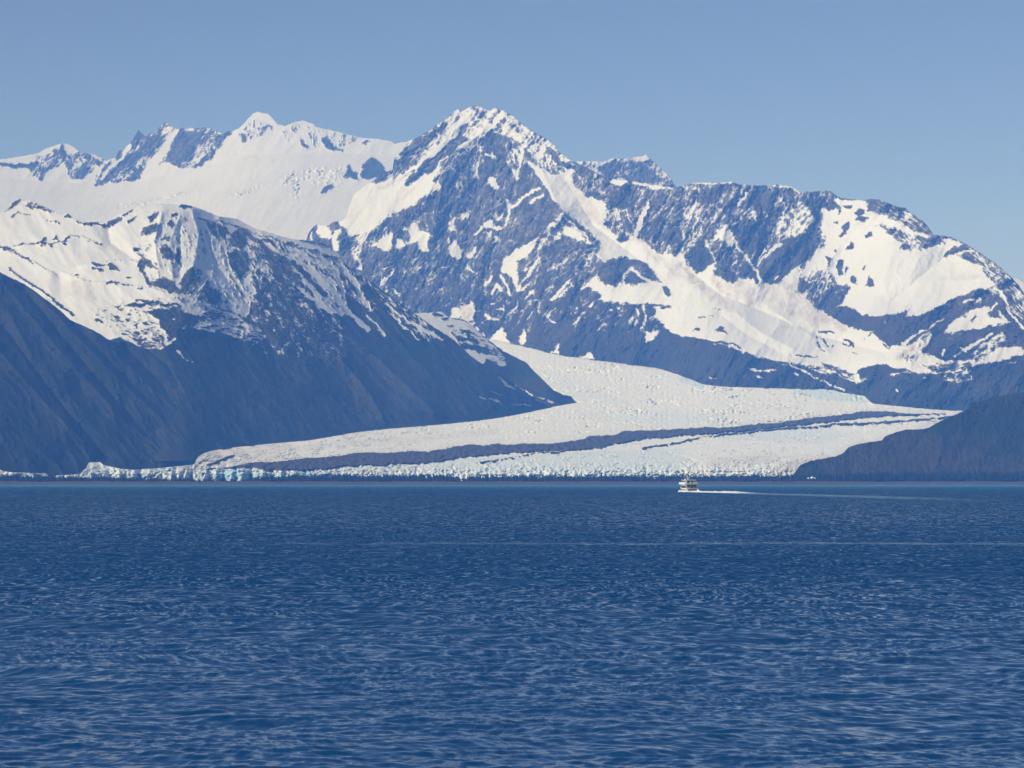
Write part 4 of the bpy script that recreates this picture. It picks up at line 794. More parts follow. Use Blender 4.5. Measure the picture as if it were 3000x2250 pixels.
    pos = world_xyz(U, Y, R)
    # glacier surface drops away behind its visible skyline
    zt = pos[-1, :, 2]
    rows = []
    for q in range(1, 5):
        g = q / 4
        rows.append(np.stack([pos[-1, :, 0], R[-1] + 160 * g, zt * (1 - 0.85 * g)], -1))
    pos = np.concatenate([pos, np.array(rows)], 0)
    at = {kx: np.concatenate([ch[kx], np.repeat(ch[kx][-1:], 4, 0)], 0) for kx in ('snow', 'dirt', 'blue')}
    me = mkmesh("glacier", pos.reshape(-1, 3), gridfaces(pos.shape[0], pos.shape[1]), k.m, at)
    o = link("glacier", me); o['kind'] = 'structure'; o['label'] = "broad crevassed glacier with a dark medial moraine curving down to the shore"
build_glacier()

# ------------------------------------------------------------------ land: gravel beach, outwash plain, ground
def build_land():
    k = NT("beach_gravel")
    p = k.pos()
    n = k.noise(0.02, 5, 0.6, k.mapping(p, (0.3, 1, 1))); n2 = k.noise(0.4, 3, 0.6, p)
    sx = k.node("ShaderNodeSeparateXYZ"); k.l.new(p, sx.inputs[0])
    c = k.mix(k.ramp(n, 0.35, 0.65), (0.055, 0.05, 0.047), (0.095, 0.085, 0.078))
    c = k.mix(k.ramp(n2, 0.4, 0.7), c, (0.05, 0.045, 0.04))
    c = k.mix(k.ramp(sx.outputs[2], 0.5, 2.2), (0.055, 0.05, 0.047), c)
    k.bsdf(c, 0.9, 0.1, k.bump(n2, 0.5, 0.6))
    xs = np.linspace(-2200, 2200, 260); prof = [(6946, -1.6), (6955, 0.0), (6968, 1.4), (6985, 3.0), (7010, 5.0), (7040, 7.2), (7075, 8.3), (7130, 8.7), (7250, 8.7), (7420, 9.0), (7700, 8.0)]
    rr = np.array([q[0] for q in prof])[:, None] + 7 * pn(xs / 160, xs * 0 + 1, 3)[None, :] + 3 * pn(xs / 35, xs * 0 + 2, 4)[None, :]
    zz = np.array([q[1] for q in prof])[:, None] * (1 + 0.14 * pn(xs / 70, xs * 0, 8)[None, :])
    X = np.broadcast_to(xs[None, :], rr.shape)
    me = mkmesh("beach", np.stack([X, rr, zz], -1).reshape(-1, 3), gridfaces(*rr.shape), k.m)
    o = link("beach", me); o['kind'] = 'structure'; o['label'] = "narrow grey brown gravel beach along the far shore"
    k2 = NT("ground_earth"); n = k2.noise(0.005, 4, 0.6, k2.pos())
    k2.bsdf(k2.mix(n, (0.05, 0.055, 0.035), (0.12, 0.11, 0.09)), 0.9, 0.1)
    xs = np.linspace(-9000, 9000, 40); ys = np.linspace(7380, 29000, 40)
    X, Yy = np.meshgrid(xs, ys)
    Z = 2.0 + 3 * pn(X / 1500, Yy / 1500, 2)
    me = mkmesh("ground", np.stack([X, Yy, Z], -1).reshape(-1, 3), gridfaces(40, 40), k2.m)
    o = link("ground", me); o['kind'] = 'structure'
build_land()

# ------------------------------------------------------------------ water
def build_water():
    k = NT("sea_water")
    p = k.pos()
    sx = k.node("ShaderNodeSeparateXYZ"); k.l.new(p, sx.inputs[0]); yy = sx.outputs[1]
    # silty meltwater off the beach
    silt = k.ramp(k.math('ADD', yy, k.math('MULTIPLY', k.noise(0.0012, 2, 0.5, k.mapping(p, (1, 0.4, 1))), 1500)), 3000, 4700)
    deep = k.mix(silt, (0.001, 0.040, 0.125), (0.016, 0.10, 0.18))
    shore = k.ramp(yy, 5600, 5900)
    deep = k.mix(shore, deep, (0.11, 0.22, 0.29))
    # foam: current lines on the water and the wash on the beach
    def band(y0, hw, wob, s):
        c = k.math('ADD', yy, k.math('MULTIPLY', k.math('SUBTRACT', k.noise(s, 2, 0.5, p), 0.5), wob))
        return k.math('SUBTRACT', 1.0, k.ramp(k.math('ABSOLUTE', k.math('SUBTRACT', c, y0)), hw * 0.3, hw))
    gate = k.ramp(k.math('ADD', k.math('MULTIPLY', sx.outputs[0], 0.01), k.math('MULTIPLY', k.noise(0.22, 3, 0.7, p), 3.0)), 1.15, 1.9)
    l1 = k.math('MULTIPLY', k.math('MULTIPLY', band(279.0, 6.0, 16.0, 0.05), gate), k.ramp(k.noise(1.1, 3, 0.7, k.mapping(p, (1.0, 0.5, 1))), 0.38, 0.62))
    l2 = k.math('MULTIPLY', band(6946.0, 22.0, 16.0, 0.02), k.ramp(k.noise(0.02, 4, 0.7, p), 0.52, 0.62))
    foam = k.math('MAXIMUM', k.math('MULTIPLY', l1, 0.26), k.math('MULTIPLY', l2, 0.8))
    col = k.mix(foam, deep, (0.60, 0.72, 0.80))
    # ripples: slope vectors at several scales, laid on the wave mesh
    wv = k.node("ShaderNodeTexNoise"); wv.inputs["Scale"].default_value = 0.035; wv.inputs["Detail"].default_value = 3; k.l.new(p, wv.inputs["Vector"])
    ws = k.node("ShaderNodeVectorMath", operation='SCALE'); k.l.new(wv.outputs["Color"], ws.inputs[0]); ws.inputs["Scale"].default_value = 26.0
    wa = k.node("ShaderNodeVectorMath", operation='ADD'); k.l.new(ws.outputs[0], wa.inputs[0]); k.l.new(p, wa.inputs[1]); pw = wa.outputs[0]
    def slope(scale, mp, amt, detail=2):
        n = k.node("ShaderNodeTexNoise"); n.inputs["Scale"].default_value = scale; n.inputs["Detail"].default_value = detail; n.inputs["Roughness"].default_value = 0.6
        k.l.new(k.mapping(pw, mp), n.inputs["Vector"])
        v = k.node("ShaderNodeVectorMath", operation='SUBTRACT'); k.l.new(n.outputs["Color"], v.inputs[0]); v.inputs[1].default_value = (0.5, 0.5, 0.5)
        m = k.node("ShaderNodeVectorMath", operation='MULTIPLY'); k.l.new(v.outputs[0], m.inputs[0]); m.inputs[1].default_value = (0.6, 1.0, 0.0)
        sc = k.node("ShaderNodeVectorMath", operation='SCALE'); k.l.new(m.outputs[0], sc.inputs[0])
        if isinstance(amt, (int, float)): sc.inputs["Scale"].default_value = amt
        else: k.l.new(amt, sc.inputs["Scale"])
        return sc.outputs[0]
    def vadd(a_, b_):
        v = k.node("ShaderNodeVectorMath", operation='ADD'); k.l.new(a_, v.inputs[0])
        if isinstance(b_, tuple): v.inputs[1].default_value = b_
        else: k.l.new(b_, v.inputs[1])
        return v.outputs[0]
    farf = k.ramp(yy, 55, 330)
    gust = k.ramp(k.noise(0.02, 4, 0.6, k.mapping(p, (0.6, 0.5, 1))), 0.3, 0.72)
    g1 = k.math('ADD', 0.75, k.math('MULTIPLY', gust, 0.4))
    def win(a0, a1, b0, b1):
        up = k.ramp(yy, a0, a1) if a1 > 0 else None
        dn = k.math('SUBTRACT', 1.0, k.ramp(yy, b0, b1)) if b1 > 0 else None
        return k.math('MULTIPLY', up, dn) if up is not None and dn is not None else (up if up is not None else dn)
    s1 = slope(1.0, (3.2, 1.7, 1), k.math('MULTIPLY', g1, k.math('ADD', 0.22, k.math('MULTIPLY', win(0, 0, 110, 260), 0.42))), 2)
    s2 = slope(1.0, (2.6, 0.5, 1), k.math('MULTIPLY', g1, k.math('MULTIPLY', win(70, 150, 300, 620), 1.1)), 2)
    s3 = slope(1.0, (1.5, 0.10, 1), k.math('MULTIPLY', win(230, 450, 900, 1700), 1.7), 2)
    s4 = slope(1.0, (0.5, 0.016, 1), k.math('MULTIPLY', win(700, 1300, 5200, 6200), 1.7), 2)
    s3 = vadd(s3, s4)
    # beyond the modelled waves the facets one can see are those leaning to this side of the bay
    lean = k.node("ShaderNodeCombineXYZ"); k.l.new(k.math('ADD', -0.05, k.math('MULTIPLY', k.ramp(yy, 60, 190), -0.2)), lean.inputs[1])
    gn = k.node("ShaderNodeNewGeometry").outputs["Normal"]
    nn = k.node("ShaderNodeVectorMath", operation='NORMALIZE')
    k.l.new(vadd(vadd(vadd(gn, s1), vadd(s2, s3)), lean.outputs[0]), nn.inputs[0])
    rough = k.math('ADD', 0.16, k.math('MULTIPLY', k.ramp(yy, 100, 1500), 0.12))
    b = k.bsdf(col, rough, 0.5, nn.outputs[0])
    b.inputs["IOR"].default_value = 1.333
    # wave mesh: rows thin out with distance as waves become smaller than the row spacing
    sy = np.linspace(1421.6, 2420, 620)
    r = (CAMH * F / (sy - YH))[::-1]                        # near to far
    r = r[r < 6950]
    nc = 820
    a = np.linspace(-0.245, 0.245, nc)
    Rr = r[:, None] * np.ones(nc)[None, :]
    X = (Rr + 30.0) * a[None, :]
    dr = np.gradient(r)[:, None]; dx = ((r + 30) * (a[1] - a[0]))[:, None]
    rng = np.random.RandomState(5)
    Z = np.zeros_like(X); DX = np.zeros_like(X); DY = np.zeros_like(X)
    wind = math.radians(250)
    for i in range(84):
        lam = 0.3 * (9.0 / 0.3) ** ((i + rng.rand()) / 84.0)
        th = wind + rng.normal(0, 1.0)
        kx, ky = math.cos(th) * 2 * math.pi / lam, math.sin(th) * 2 * math.pi / lam
        amp = 0.0064 * lam * (0.6 + 0.8 * rng.rand())
        if lam > 0.8: amp *= (0.8 / lam) ** 0.55
        fade = sst(lam / np.maximum(dr * abs(math.sin(th)) + 1e-6, dx), 1.6, 3.6)
        rows = np.where(fade[:, 0] > 0.01)[0]
        if len(rows) == 0: continue
        m = rows.max() + 1
        ph = X[:m] * kx + Rr[:m] * ky + rng.rand() * 6.28
        # slow modulation so crests come in short groups
        md = 0.65 + 0.7 * pn(X[:m] / (lam * 4.1), Rr[:m] / (lam * 3.3), i)
        c, s_ = np.cos(ph), np.sin(ph)
        A = amp * md * fade[:m]
        Z[:m] += A * c; DX[:m] -= 0.8 * A * s_ * math.cos(th); DY[:m] -= 0.8 * A * s_ * math.sin(th)
    pos = np.stack([X + DX, Rr + DY, np.maximum(Z, -0.34)], -1)
    me = mkmesh("water", pos.reshape(-1, 3), gridfaces(*X.shape), k.m)
    o = link("water", me); o['kind'] = 'structure'; o['label'] = "deep blue wind rippled sea in front of the glacier"
    # calm outer sea beyond the modelled waves
    xs = np.linspace(-9000, 9000, 30); ys = np.linspace(-600, 7200, 20)
    Xo, Yo = np.meshgrid(xs, ys)
    me = mkmesh("sea", np.stack([Xo, Yo, Xo * 0 - 0.42], -1).reshape(-1, 3), gridfaces(20, 30), k.m)
    o = link("sea", me); o['kind'] = 'structure'
build_water()
#@@A
# ------------------------------------------------------------------ boxes, tubes and lofts for small built things
class MB:
    def __init__(self): self.v = []; self.f = []
    def add(self, vs, fs):
        n = len(self.v); self.v += [tuple(q) for q in vs]; self.f += [tuple(i + n for i in q) for q in fs]; return self
    def box(self, x0, x1, y0, y1, z0, z1, tx=0.0, ty=0.0, sh=0.0):
        """tx, ty: how much each upper edge draws in; sh: upper face slides along x"""
        b = [(x0, y0, z0), (x1, y0, z0), (x1, y1, z0), (x0, y1, z0), (x0 + tx + sh, y0 + ty, z1), (x1 - tx + sh, y0 + ty, z1), (x1 - tx + sh, y1 - ty, z1), (x0 + tx + sh, y1 - ty, z1)]
        return self.add(b, [(0, 3, 2, 1), (4, 5, 6, 7), (0, 1, 5, 4), (1, 2, 6, 5), (2, 3, 7, 6), (3, 0, 4, 7)])
    def tube(self, a, b, r, n=8, r2=None):
        a = Vector(a); b = Vector(b); d = (b - a).normalized(); u = d.orthogonal().normalized(); w = d.cross(u)
        r2 = r if r2 is None else r2; vs = []
        for p_, rr in ((a, r), (b, r2)):
            for i in range(n):
                t = 2 * math.pi * i / n; vs.append(tuple(p_ + (u * math.cos(t) + w * math.sin(t)) * rr))
        fs = [(i, (i + 1) % n, n + (i + 1) % n, n + i) for i in range(n)] + [tuple(range(n))[::-1], tuple(range(n, 2 * n))]
        return self.add(vs, fs)
    def loft(self, secs, cap=True):
        n = len(secs[0]); vs = [q for s_ in secs for q in s_]; fs = []
        for j in range(len(secs) - 1):
            for i in range(n - 1): fs.append((j * n + i, j * n + i + 1, (j + 1) * n + i + 1, (j + 1) * n + i))
        if cap: fs += [tuple(range(n))[::-1], tuple(range((len(secs) - 1) * n, len(secs) * n))]
        return self.add(vs, fs)
    def build(self, name, mat, parent=None, loc=(0, 0, 0), rotz=0, smooth=False):
        me = bpy.data.meshes.new(name); me.from_pydata(self.v, [], self.f); me.update()
        if smooth: me.polygons.foreach_set("use_smooth", np.ones(len(me.polygons), dtype=bool))
        me.materials.append(mat)
        return link(name, me, parent, loc, rotz)

def paint(name, col, rough=0.5, spec=0.4, wear=0.12, sc=1.5):
    k = NT(name); n = k.noise(sc, 4, 0.6, k.node("ShaderNodeTexCoord").outputs["Object"])
    k.bsdf(k.mix(k.ramp(n, 0.45, 0.75), col, tuple(c * (1 - wear) for c in col)), rough, spec); return k.m

# ------------------------------------------------------------------ shore spruces
def build_trees():
    k = NT("spruce_needles"); p = k.pos()
    k.bsdf(k.mix(k.ramp(k.noise(0.6, 3, 0.6, p), 0.35, 0.65), (0.006, 0.010, 0.008), (0.014, 0.020, 0.014)), 0.9, 0.1)
    needles = k.m
    bark = paint("spruce_bark", (0.07, 0.055, 0.045), 0.9, 0.1)
    hx = np.array([-300, 0, 250, 420, 560, 700, 760, 860, 1330, 1345, 1352, 1358, 1368, 1700, 2000, 2340, 2420, 2600, 3300.0])
    hh = np.array([18, 18, 16, 14, 11, 8, 16, 19, 20, 18, 3, 3, 18, 19, 19, 19, 24, 28, 31.0])
    dd = np.array([1, 1, .95, .8, .3, .10, .6, 1, 1, 1, .1, .1, 1, 1, 1, 1, 1, 1, 1.0])
    rng = np.random.RandomState(11)
    def crown(h, w, rs, tiers=5, sides=7):
        vs = []; fs = []
        for t in range(tiers):
            z0 = h * (0.08 + 0.80 * t / tiers); z1 = min(h, z0 + h * (0.92 / tiers) * 1.75)
            if t == tiers - 1: z1 = h
            r = w * (1 - 0.82 * t / tiers) * (0.85 + 0.3 * rs.rand())
            n = len(vs); a0 = rs.rand() * 6.28
            vs.append((rs.normal(0, .05), rs.normal(0, .05), z1))
            for i in range(sides):
                a = a0 + 2 * math.pi * i / sides; q = r * (0.7 + 0.55 * rs.rand())
                vs.append((q * math.cos(a), q * math.sin(a), z0 + h * 0.05 * rs.normal()))
            for i in range(sides): fs.append((n, n + 1 + i, n + 1 + (i + 1) % sides))
            fs.append(tuple(n + 1 + i for i in range(sides))[::-1])
        return vs, fs
    # the mass of the wood, nobody could count it
    tmpl = []
    for q in range(10):
        rs = np.random.RandomState(q); v, f = crown(1.0, 0.19 + 0.05 * rs.rand(), rs, 3, 5)
        tri = [t for t in f if len(t) == 3]; tmpl.append((np.array(v), np.array(tri)))
    VV = []; FF = []; n0 = 0
    for i in range(5200):
        u = rng.uniform(-250, 3250)
        if rng.rand() > np.interp(u, hx, dd) ** 1.3: continue
        r = rng.uniform(7132, 7270)
        h = np.interp(u, hx, hh) * (0.55 + 0.42 * rng.rand()) * (1 + 0.18 * float(pn(np.array([u / 50.0]), np.array([0.5]), 3)[0]))
        x = (u - UC) / F * r
        v, f = tmpl[i % 10]; a = rng.rand() * 6.28; c, s_ = math.cos(a), math.sin(a)
        w = h * (0.9 + 0.5 * rng.rand())
        VV.append(np.stack([x + w * (v[:, 0] * c - v[:, 1] * s_), r + w * (v[:, 0] * s_ + v[:, 1] * c), 8.4 + h * v[:, 2]], -1)); FF.append(f + n0); n0 += len(v)
    me = mkmesh("spruce_wood", np.concatenate(VV), np.concatenate(FF), needles, smooth=False)
    o = link("spruce_wood", me); o['kind'] = 'stuff'; o['label'] = "dense dark spruce wood in a low strip behind the gravel beach"; o['category'] = "woods"
    # low brush under the wood
    xs = np.arange(-1650, 1650, 3.0); us = UC + xs / 7130 * F
    hb = np.interp(us, hx, hh) * 0.42 * np.interp(us, hx, dd) * (0.8 + 0.5 * pn(xs / 6, xs * 0, 5)) + 0.5
    rows = []
    for rr, k_ in ((7122, 0.0), (7126, 0.7), (7140, 1.0), (7200, 1.1), (7280, 1.0), (7300, 0.0)):
        rows.append(np.stack([xs, rr + 3 * pn(xs / 9, xs * 0 + rr, 2), 8.0 + hb * k_], -1))
    me = mkmesh("shore_brush", np.array(rows).reshape(-1, 3), gridfaces(6, len(xs)), needles, smooth=False)
    o = link("shore_brush", me); o['kind'] = 'stuff'; o['label'] = "dark low brush between beach and spruces"; o['category'] = "brush"
    # trees one can pick out along the front and against the ice
    protos = []
    for q in range(6):
        rs = np.random.RandomState(40 + q); v, f = crown(1.0, 0.2 + 0.02 * q, rs, 5, 7)
        mc = bpy.data.meshes.new("crown"); mc.from_pydata(v, [], f); mc.update(); mc.materials.append(needles)
        b = MB().tube((0, 0, 0), (0, 0, 0.9), 0.022, 6, 0.006); mt = bpy.data.meshes.new("trunk"); mt.from_pydata(b.v, [], b.f); mt.update(); mt.materials.append(bark)
        protos.append((mc, mt))
    sets = [(0, 245, 20, "dark spruce sticking up before the low broken ice at the far left of the shore", "spruces before the left ice"),
            (255, 660, 22, "small thin spruce in front of the ice tower and its long wall", "spruces before the ice tower"),
            (740, 1330, 34, "spruce top showing against the pale ice of the glacier front left of the frame's middle", "spruces before the middle of the glacier front"),
            (1370, 1960, 34, "spruce standing before the wide glacier front left of the white boat", "spruces left of the boat"),
            (2060, 2330, 18, "spruce on the shore just right of the boat before the dirty ice", "spruces right of the boat"),
            (2400, 3000, 44, "tall dark spruce at the foot of the low forested hill on the right", "tall spruces under the right hill")]
    first = True
    for u0, u1, n, lab, grp in sets:
        for i in range(n):
            u = u0 + (u1 - u0) * (i + 0.15 + 0.7 * rng.rand()) / n
            r = rng.uniform(7112, 7126); h = np.interp(u, hx, hh) * (0.8 + 0.42 * rng.rand())
            x = (u - UC) / F * r
            e = bpy.data.objects.new("spruce_tree", None); scene.collection.objects.link(e); e.location = (x, r, 8.5); e.empty_display_size = 2
            e.rotation_euler = (0, 0, rng.rand() * 6.28); e['label'] = lab; e['category'] = "tree"; e['group'] = grp
            mc, mt = protos[i % 6]
            c = link("crown", mc, e); t = link("trunk", mt, e)
            c.scale = (h * 0.95, h * 0.95, h); t.scale = (h, h, h)
build_trees()

# ------------------------------------------------------------------ three bright blocks of ice at the hill foot
def ice_block(x, y, z, w, h, seed, label):
    k = bpy.data.materials.get("block_ice")
    if k is None:
        kk = NT("block_ice"); kk.bsdf(kk.mix(kk.noise(0.5, 3, 0.5, kk.pos()), (0.82, 0.85, 0.87), (0.62, 0.74, 0.82)), 0.5, 0.4); k = kk.m
    rs = np.random.RandomState(seed); vs = []; n = 9
    b = MB(); secs = []
    for zz, rr in ((-0.5, 1.0), (0.15, 1.05), (0.55, 0.8), (0.85, 0.5), (1.0, 0.2)):
        secs.append([(w / 2 * rr * math.cos(2 * math.pi * i / n) * (0.8 + 0.4 * rs.rand()), w / 2 * 0.7 * rr * math.sin(2 * math.pi * i / n) * (0.8 + 0.4 * rs.rand()), h * zz * (0.9 + 0.2 * rs.rand())) for i in range(n)])
    for s_ in secs: s_.append(s_[0])
    b.loft(secs); o = b.build("ice_block", k, None, (x, y, z)); o['label'] = label; o['category'] = "ice block"; o['group'] = "stranded ice blocks"
for u, y, w, h, sd, lb in ((2368, 1401.5, 4.5, 2.2, 1, "small leftmost white ice block by the shore trees under the right hill"), (2379.5, 1400.0, 9.5, 2.8, 2, "widest bright white ice block by the shore trees under the right hill"), (2387.5, 1401.2, 4.0, 2.0, 3, "small rightmost white ice block by the shore trees under the right hill")):
    r = 7124.0
    ice_block((u - UC) / F * r, r, CAMH + (YH - y) / F * r, w, h + 0.4, sd, lb)

# ------------------------------------------------------------------ the tour boat
def build_boat():
    R_ = 1758.0; TH = math.radians(12.5)
    root = bpy.data.objects.new("tour_boat", None); scene.collection.objects.link(root)
    root.location = ((2016 - UC) / F * R_, R_, 0.0); root.rotation_euler = (0, 0, math.pi / 2 + TH); root.scale = (1.0, 1.0, 1.12)
    root['label'] = "white two deck tour boat heading away from the viewer across the bay"; root['category'] = "boat"
    white = paint("boat_white", (0.80, 0.80, 0.79), 0.35, 0.5, 0.08); dark = paint("boat_window_band", (0.03, 0.035, 0.04), 0.2, 0.5, 0.0)
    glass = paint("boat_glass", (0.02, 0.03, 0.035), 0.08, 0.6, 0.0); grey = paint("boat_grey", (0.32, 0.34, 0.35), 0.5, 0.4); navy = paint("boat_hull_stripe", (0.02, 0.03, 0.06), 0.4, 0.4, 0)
    red = paint("buoy_orange", (0.7, 0.16, 0.04), 0.5, 0.4)
    # x forward, y to port, z up; length 21 m, beam 8 m
    def halfb(t):  # t: 0 stern .. 1 bow
        return 3.95 * (1.0 if t < 0.55 else math.sqrt(max(0.0, 1 - ((t - 0.55) / 0.455) ** 2.2)))
    secs = []
    for i in range(15):
        t = i / 14.0; x = -10.5 + 21 * t; b_ = max(halfb(t), 0.06); sh = 2.0 + 1.25 * t ** 2.2; fl = 0.80 - 0.25 * t
        rake = 0.9 * t ** 3
        secs.append([(x + rake, b_, sh), (x + 0.6 * rake, b_ * (0.5 + fl / 2), 0.9), (x, b_ * fl * 0.9, -0.1), (x - 0.2, b_ * 0.25, -0.7), (x - 0.2, -b_ * 0.25, -0.7), (x, -b_ * fl * 0.9, -0.1), (x + 0.6 * rake, -b_ * (0.5 + fl / 2), 0.9), (x + rake, -b_, sh)])
    hull = MB().loft(secs); n = 8
    hull.f += [(j * n + 7, j * n, (j + 1) * n, (j + 1) * n + 7) for j in range(14)]
    h = hull.build("hull", white, root)
    MB().box(-10.9, -10.5, -3.3, 3.3, 0.25, 0.55).build("swim_step", grey, h)
    st = MB()
    for sgn in (1, -1): st.loft([[(x + 0.01, sgn * (max(halfb((x + 10.5) / 21), .06) * .985 + 0.03), z) for z in (1.25, 1.5)] for x in np.linspace(-10.3, 7, 12)], cap=False)
    st.build("rub_rail", navy, h)
    # main cabin: white walls with a dark band of windows
    def house(name, x0, x1, hb, z0, z1, nose, mat, parent):
        b = MB(); ss = []
        for zz, k_ in ((z0, 0.0), (z1, 0.12)):
            ss.append([(x0, hb - k_, zz), (x1 - nose, hb - k_, zz), (x1 - k_ * 3, hb * 0.45, zz), (x1 - k_ * 3, -hb * 0.45, zz), (x1 - nose, -hb + k_, zz), (x0, -hb + k_, zz), (x0, hb - k_, zz)])
        b.loft(ss); return b.build(name, mat, parent)
    cab = house("main_cabin", -7.6, 7.2, 3.72, 1.9, 4.35, 3.6, white, root)
    for sgn in (1, -1):
        for i in range(8):
            xa = -7.2 + 1.32 * i
            MB().box(xa, xa + 1.16, sgn * 3.69 - 0.06, sgn * 3.69 + 0.06, 2.35, 3.85).build("window", dark, cab)
    for i in range(3): MB().box(-7.74, -7.64, -2.9 + 2.1 * i, -1.4 + 2.1 * i, 2.2 if i == 1 else 2.7, 3.95).build("door" if i == 1 else "window", dark, cab)
    MB().box(-7.66, -7.61, -3.6, 3.6, 1.95, 4.3).build("aft_wall_shade", grey, cab)  # thin grey panel: the stern's shade put into the cabin wall colour
    MB().box(-10.62, -10.52, -3.0, 3.0, 0.75, 1.7).build("transom_shade", navy, h)  # dark panel painting the shade on the stern end of the hull
    # aft deck shelter wall, deck edge and the raised white bulwark of the upper deck
    MB().box(-10.2, 7.9, -3.98, 3.98, 4.36, 4.56, 0.1, 0.1).build("upper_deck", grey, root)
    bw = MB()
    for sgn in (1, -1): bw.box(-6.4, 8.0, sgn * 3.92 - 0.05, sgn * 3.92 + 0.05, 4.57, 5.75)
    bw.box(7.9, 8.02, -3.9, 3.9, 4.57, 5.75); bw.build("bulwark", white, root)
    rl = MB()
    for z in (4.9, 5.25, 5.62): rl.tube((-10.1, 3.9, z), (-6.45, 3.9, z), 0.035, 6); rl.tube((-10.1, -3.9, z), (-6.45, -3.9, z), 0.035, 6); rl.tube((-10.1, -3.9, z), (-10.1, 3.9, z), 0.035, 6)
    for y in np.linspace(-3.9, 3.9, 7): rl.tube((-10.1, y, 4.57), (-10.1, y, 5.62), 0.04, 6)
    rl.build("railing", white, root)
    rb = MB()
    for z in (2.4, 2.75, 3.1):
        rb.tube((-10.3, -3.7, z), (-10.3, 3.7, z), 0.035, 6)
    for y in np.linspace(-3.7, 3.7, 6): rb.tube((-10.3, y, 2.0), (-10.3, y, 3.1), 0.04, 6)
    for y in (-3.7, -1.3, 1.3, 3.7): rb.tube((-10.1, y, 2.0), (-10.1, y, 4.36), 0.07, 6)
    rb.build("stern_railing", grey, root)
    up = house("wheelhouse", -4.6, 5.6, 3.0, 4.57, 6.95, 2.2, white, root)
    for sgn in (1, -1):
        for i in range(5): MB().box(-4.2 + 1.55 * i, -2.9 + 1.55 * i, sgn * 2.95 - 0.05, sgn * 2.95 + 0.05, 5.55, 6.5).build("window", dark, up)
    for y in (-2.3, 0.4): MB().box(-4.68, -4.58, y, y + 1.6, 4.9, 6.5).build("window", dark, up)
    MB().box(-7.4, 6.0, -3.25, 3.25, 6.96, 7.14, 0.15, 0.15).build("roof", white, root)
    for y in (-3.0, 0.0, 3.0): MB().tube((-7.2, y, 4.57), (-7.2, y, 6.96), 0.06, 6).build("post", grey, root)
    for y in (-2.7, -1.2): 
        c = MB(); c.tube((-9.7, y - 0.6, 5.15), (-9.7, y + 0.6, 5.15), 0.38, 12); c.build("life_raft_canister", white, root, smooth=True)
    c = MB(); c.tube((-9.7, 0.5, 5.15), (-9.7, 1.7, 5.15), 0.38, 12); c.build("life_raft_canister", white, root)
    ma = MB().tube((0.8, 0, 7.1), (1.6, 0, 10.3), 0.11, 8, 0.05); ma.tube((1.35, -1.1, 9.1), (1.35, 1.1, 9.1), 0.045, 6); ma.tube((-0.6, 0.6, 7.1), (1.1, 0.0, 8.4), 0.05, 6); ma.tube((-0.6, -0.6, 7.1), (1.1, 0.0, 8.4), 0.05, 6)
    m = ma.build("mast", white, root)
    MB().box(0.9, 1.2, -0.95, 0.95, 8.25, 8.42).build("radar_bar", white, m)
    MB().tube((2.6, 1.9, 7.1), (3.3, 2.1, 10.9), 0.03, 6).build("whip_antenna", white, root); MB().tube((2.6, -1.9, 7.1), (3.3, -2.1, 10.4), 0.03, 6).build("whip_antenna", white, root)
    d = MB(); d.loft([[(3.6 + r * math.cos(a), 0.9 + r * math.sin(a), z) for a in np.linspace(0, 2 * math.pi, 13)] for z, r in ((7.14, .3), (7.35, .42), (7.65, .42), (7.85, .25), (7.92, .05))]); d.build("satellite_dome", white, root, smooth=True)
    fl = MB().tube((-10.3, 0.2, 2.0), (-10.8, 0.2, 4.1), 0.03, 6); fl.build("flag_staff", grey, root)
build_boat()

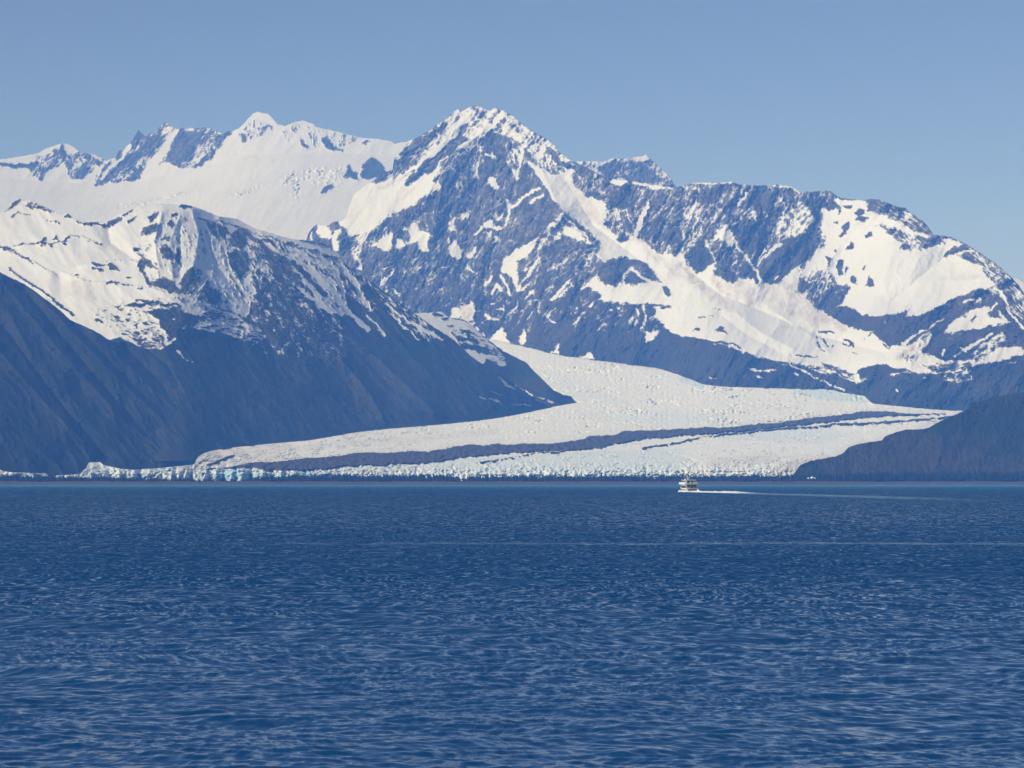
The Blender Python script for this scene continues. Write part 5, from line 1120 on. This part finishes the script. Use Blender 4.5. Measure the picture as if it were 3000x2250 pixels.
# ------------------------------------------------------------------ wake
def build_wake():
    k = NT("wake_foam"); p = k.pos(); n = k.noise(0.9, 4, 0.7, p); a = k.attr("foam")
    s = k.ramp(k.math('ADD', a, k.math('MULTIPLY', k.math('SUBTRACT', n, 0.5), 1.2)), 0.35, 0.6)
    aer = k.ramp(k.math('ADD', a, k.math('MULTIPLY', k.math('SUBTRACT', k.noise(0.25, 4, 0.7, p), 0.5), 1.0)), 0.1, 0.35)
    k.bsdf(k.mix(s, k.mix(aer, (0.006, 0.035, 0.09), (0.07, 0.19, 0.31)), (0.72, 0.74, 0.75)), 0.55, 0.3)
    # centre line of the wake from the stern back towards the viewer, with crest height and foaminess
    bx = (2024 - UC) / F * 1750.0
    path = [(bx, 1742, 2.6, 1.0, 0.7), ((2060 - UC) / F * 1700, 1700, 3.5, 0.8, 0.9), ((2110 - UC) / F * 1650, 1650, 4.0, 0.9, 0.95), ((2150 - UC) / F * 1600, 1600, 4.5, 1.0, 0.95), ((2172 - UC) / F * 1560, 1560, 5.0, 0.8, 0.8),
            ((2210 - UC) / F * 1500, 1500, 10.0, 0.35, 0.42), ((2330 - UC) / F * 1380, 1380, 18.0, 0.3, 0.33), ((2480 - UC) / F * 1240, 1240, 24.0, 0.25, 0.30), ((2640 - UC) / F * 1090, 1090, 26.0, 0.2, 0.27), ((2830 - UC) / F * 930, 930, 24.0, 0.15, 0.18)]
    pa = np.array(path); t = np.arange(len(pa)); tt = np.linspace(0, len(pa) - 1, 420); q = np.stack([np.interp(tt, t, pa[:, i]) for i in range(5)], -1)
    nc = 17; s_ = np.linspace(-1, 1, nc)
    X = q[:, 0:1] + q[:, 2:3] * s_[None, :] * 1.0; Y = q[:, 1:2] + 0 * X
    bump = 0.55 + 0.6 * np.abs(fbm(X / 2.3, Y / 5.0, 4, 3)) * 1.6
    Z = q[:, 3:4] * (1 - s_[None, :] ** 2) ** 0.7 * bump - 0.12
    A = q[:, 4:5] * (1 - 0.35 * np.abs(s_[None, :])) + 0 * X
    me = mkmesh("wake_foam", np.stack([X, Y, Z], -1).reshape(-1, 3), gridfaces(*X.shape), k.m, {"foam": A})
    o = link("wake_foam", me); o['kind'] = 'stuff'; o['label'] = "white foaming wake trailing behind the tour boat"; o['category'] = "wake"
    # spray thrown out along the port side and at the quarter
    L = []
    rng = np.random.RandomState(2)
    b = MB()
    th = math.radians(12.5); cx, cy_ = (2016 - UC) / F * 1758.0, 1758.0
    def lump(x, y, r, hgt):
        n = 8; secs = []
        for zz, rr in ((-0.1, 1.0), (0.35, 0.95), (0.7, 0.65), (1.0, 0.25)):
            sc = [(x + r * rr * math.cos(2 * math.pi * i / n) * (0.75 + 0.5 * rng.rand()), y + r * rr * math.sin(2 * math.pi * i / n) * (0.75 + 0.5 * rng.rand()), hgt * zz * (0.8 + 0.4 * rng.rand())) for i in range(n)]
            secs.append(sc + [sc[0]])
        b.loft(secs)
    for i in range(90):
        f = rng.rand(); lx = -10.5 + 17 * f; off = 3.6 + (1 - f) * 5.5 * rng.rand() ** 0.7 + 0.2
        px = cx - lx * math.sin(th) - off * math.cos(th); py = cy_ + lx * math.cos(th) - off * math.sin(th)
        lump(px, py, 0.5 + 0.7 * rng.rand(), (0.35 + 0.9 * rng.rand()) * (1.0 - 0.08 * (off - 3.6)))
    for i in range(40):
        f = rng.rand(); px = cx + 2.2 + rng.uniform(-6.0, 4.5); py = cy_ - 11.0 - rng.rand() * 6; lump(px, py, 0.5 + 0.5 * rng.rand(), 0.3 + 0.6 * rng.rand())
    for i in range(10): lump(cx + 6.0 + rng.normal(0, 0.5), cy_ - 9 - rng.rand() * 3, 0.5, 1.2 + 0.5 * rng.rand())
    o = b.build("bow_spray", bpy.data.materials["wake_foam"], smooth=True)
    at = o.data.attributes.new("foam", 'FLOAT', 'POINT'); at.data.foreach_set("value", np.full(len(o.data.vertices), 1.0, np.float32))
    o['kind'] = 'stuff'; o['label'] = "white spray and broken water along the side of the tour boat"; o['category'] = "spray"
build_wake()
#@@B
# ------------------------------------------------------------------ the air
def build_haze():
    x0, x1, y0, y1, z0, z1 = -9500, 9500, -900, 29500, -2.5, 2850
    v = [(x0, y0, z0), (x1, y0, z0), (x1, y1, z0), (x0, y1, z0), (x0, y0, z1), (x1, y0, z1), (x1, y1, z1), (x0, y1, z1)]
    f = [(0, 3, 2, 1), (4, 5, 6, 7), (0, 1, 5, 4), (1, 2, 6, 5), (2, 3, 7, 6), (3, 0, 4, 7)]
    k = NT("air_haze")
    pv = k.node("ShaderNodeVolumePrincipled")
    pv.inputs["Color"].default_value = (*HAZE_COLOR, 1)
    pv.inputs["Absorption Color"].default_value = (1, 1, 1, 1)
    pv.inputs["Density"].default_value = HAZE_DENSITY
    pv.inputs["Anisotropy"].default_value = -0.25
    k.l.new(pv.outputs[0], k.out.inputs["Volume"])
    me = mkmesh("haze", v, f, k.m, smooth=False)
    o = link("haze", me); o['kind'] = 'stuff'; o['label'] = "thin blue air haze over the bay"; o['category'] = "haze"
build_haze()
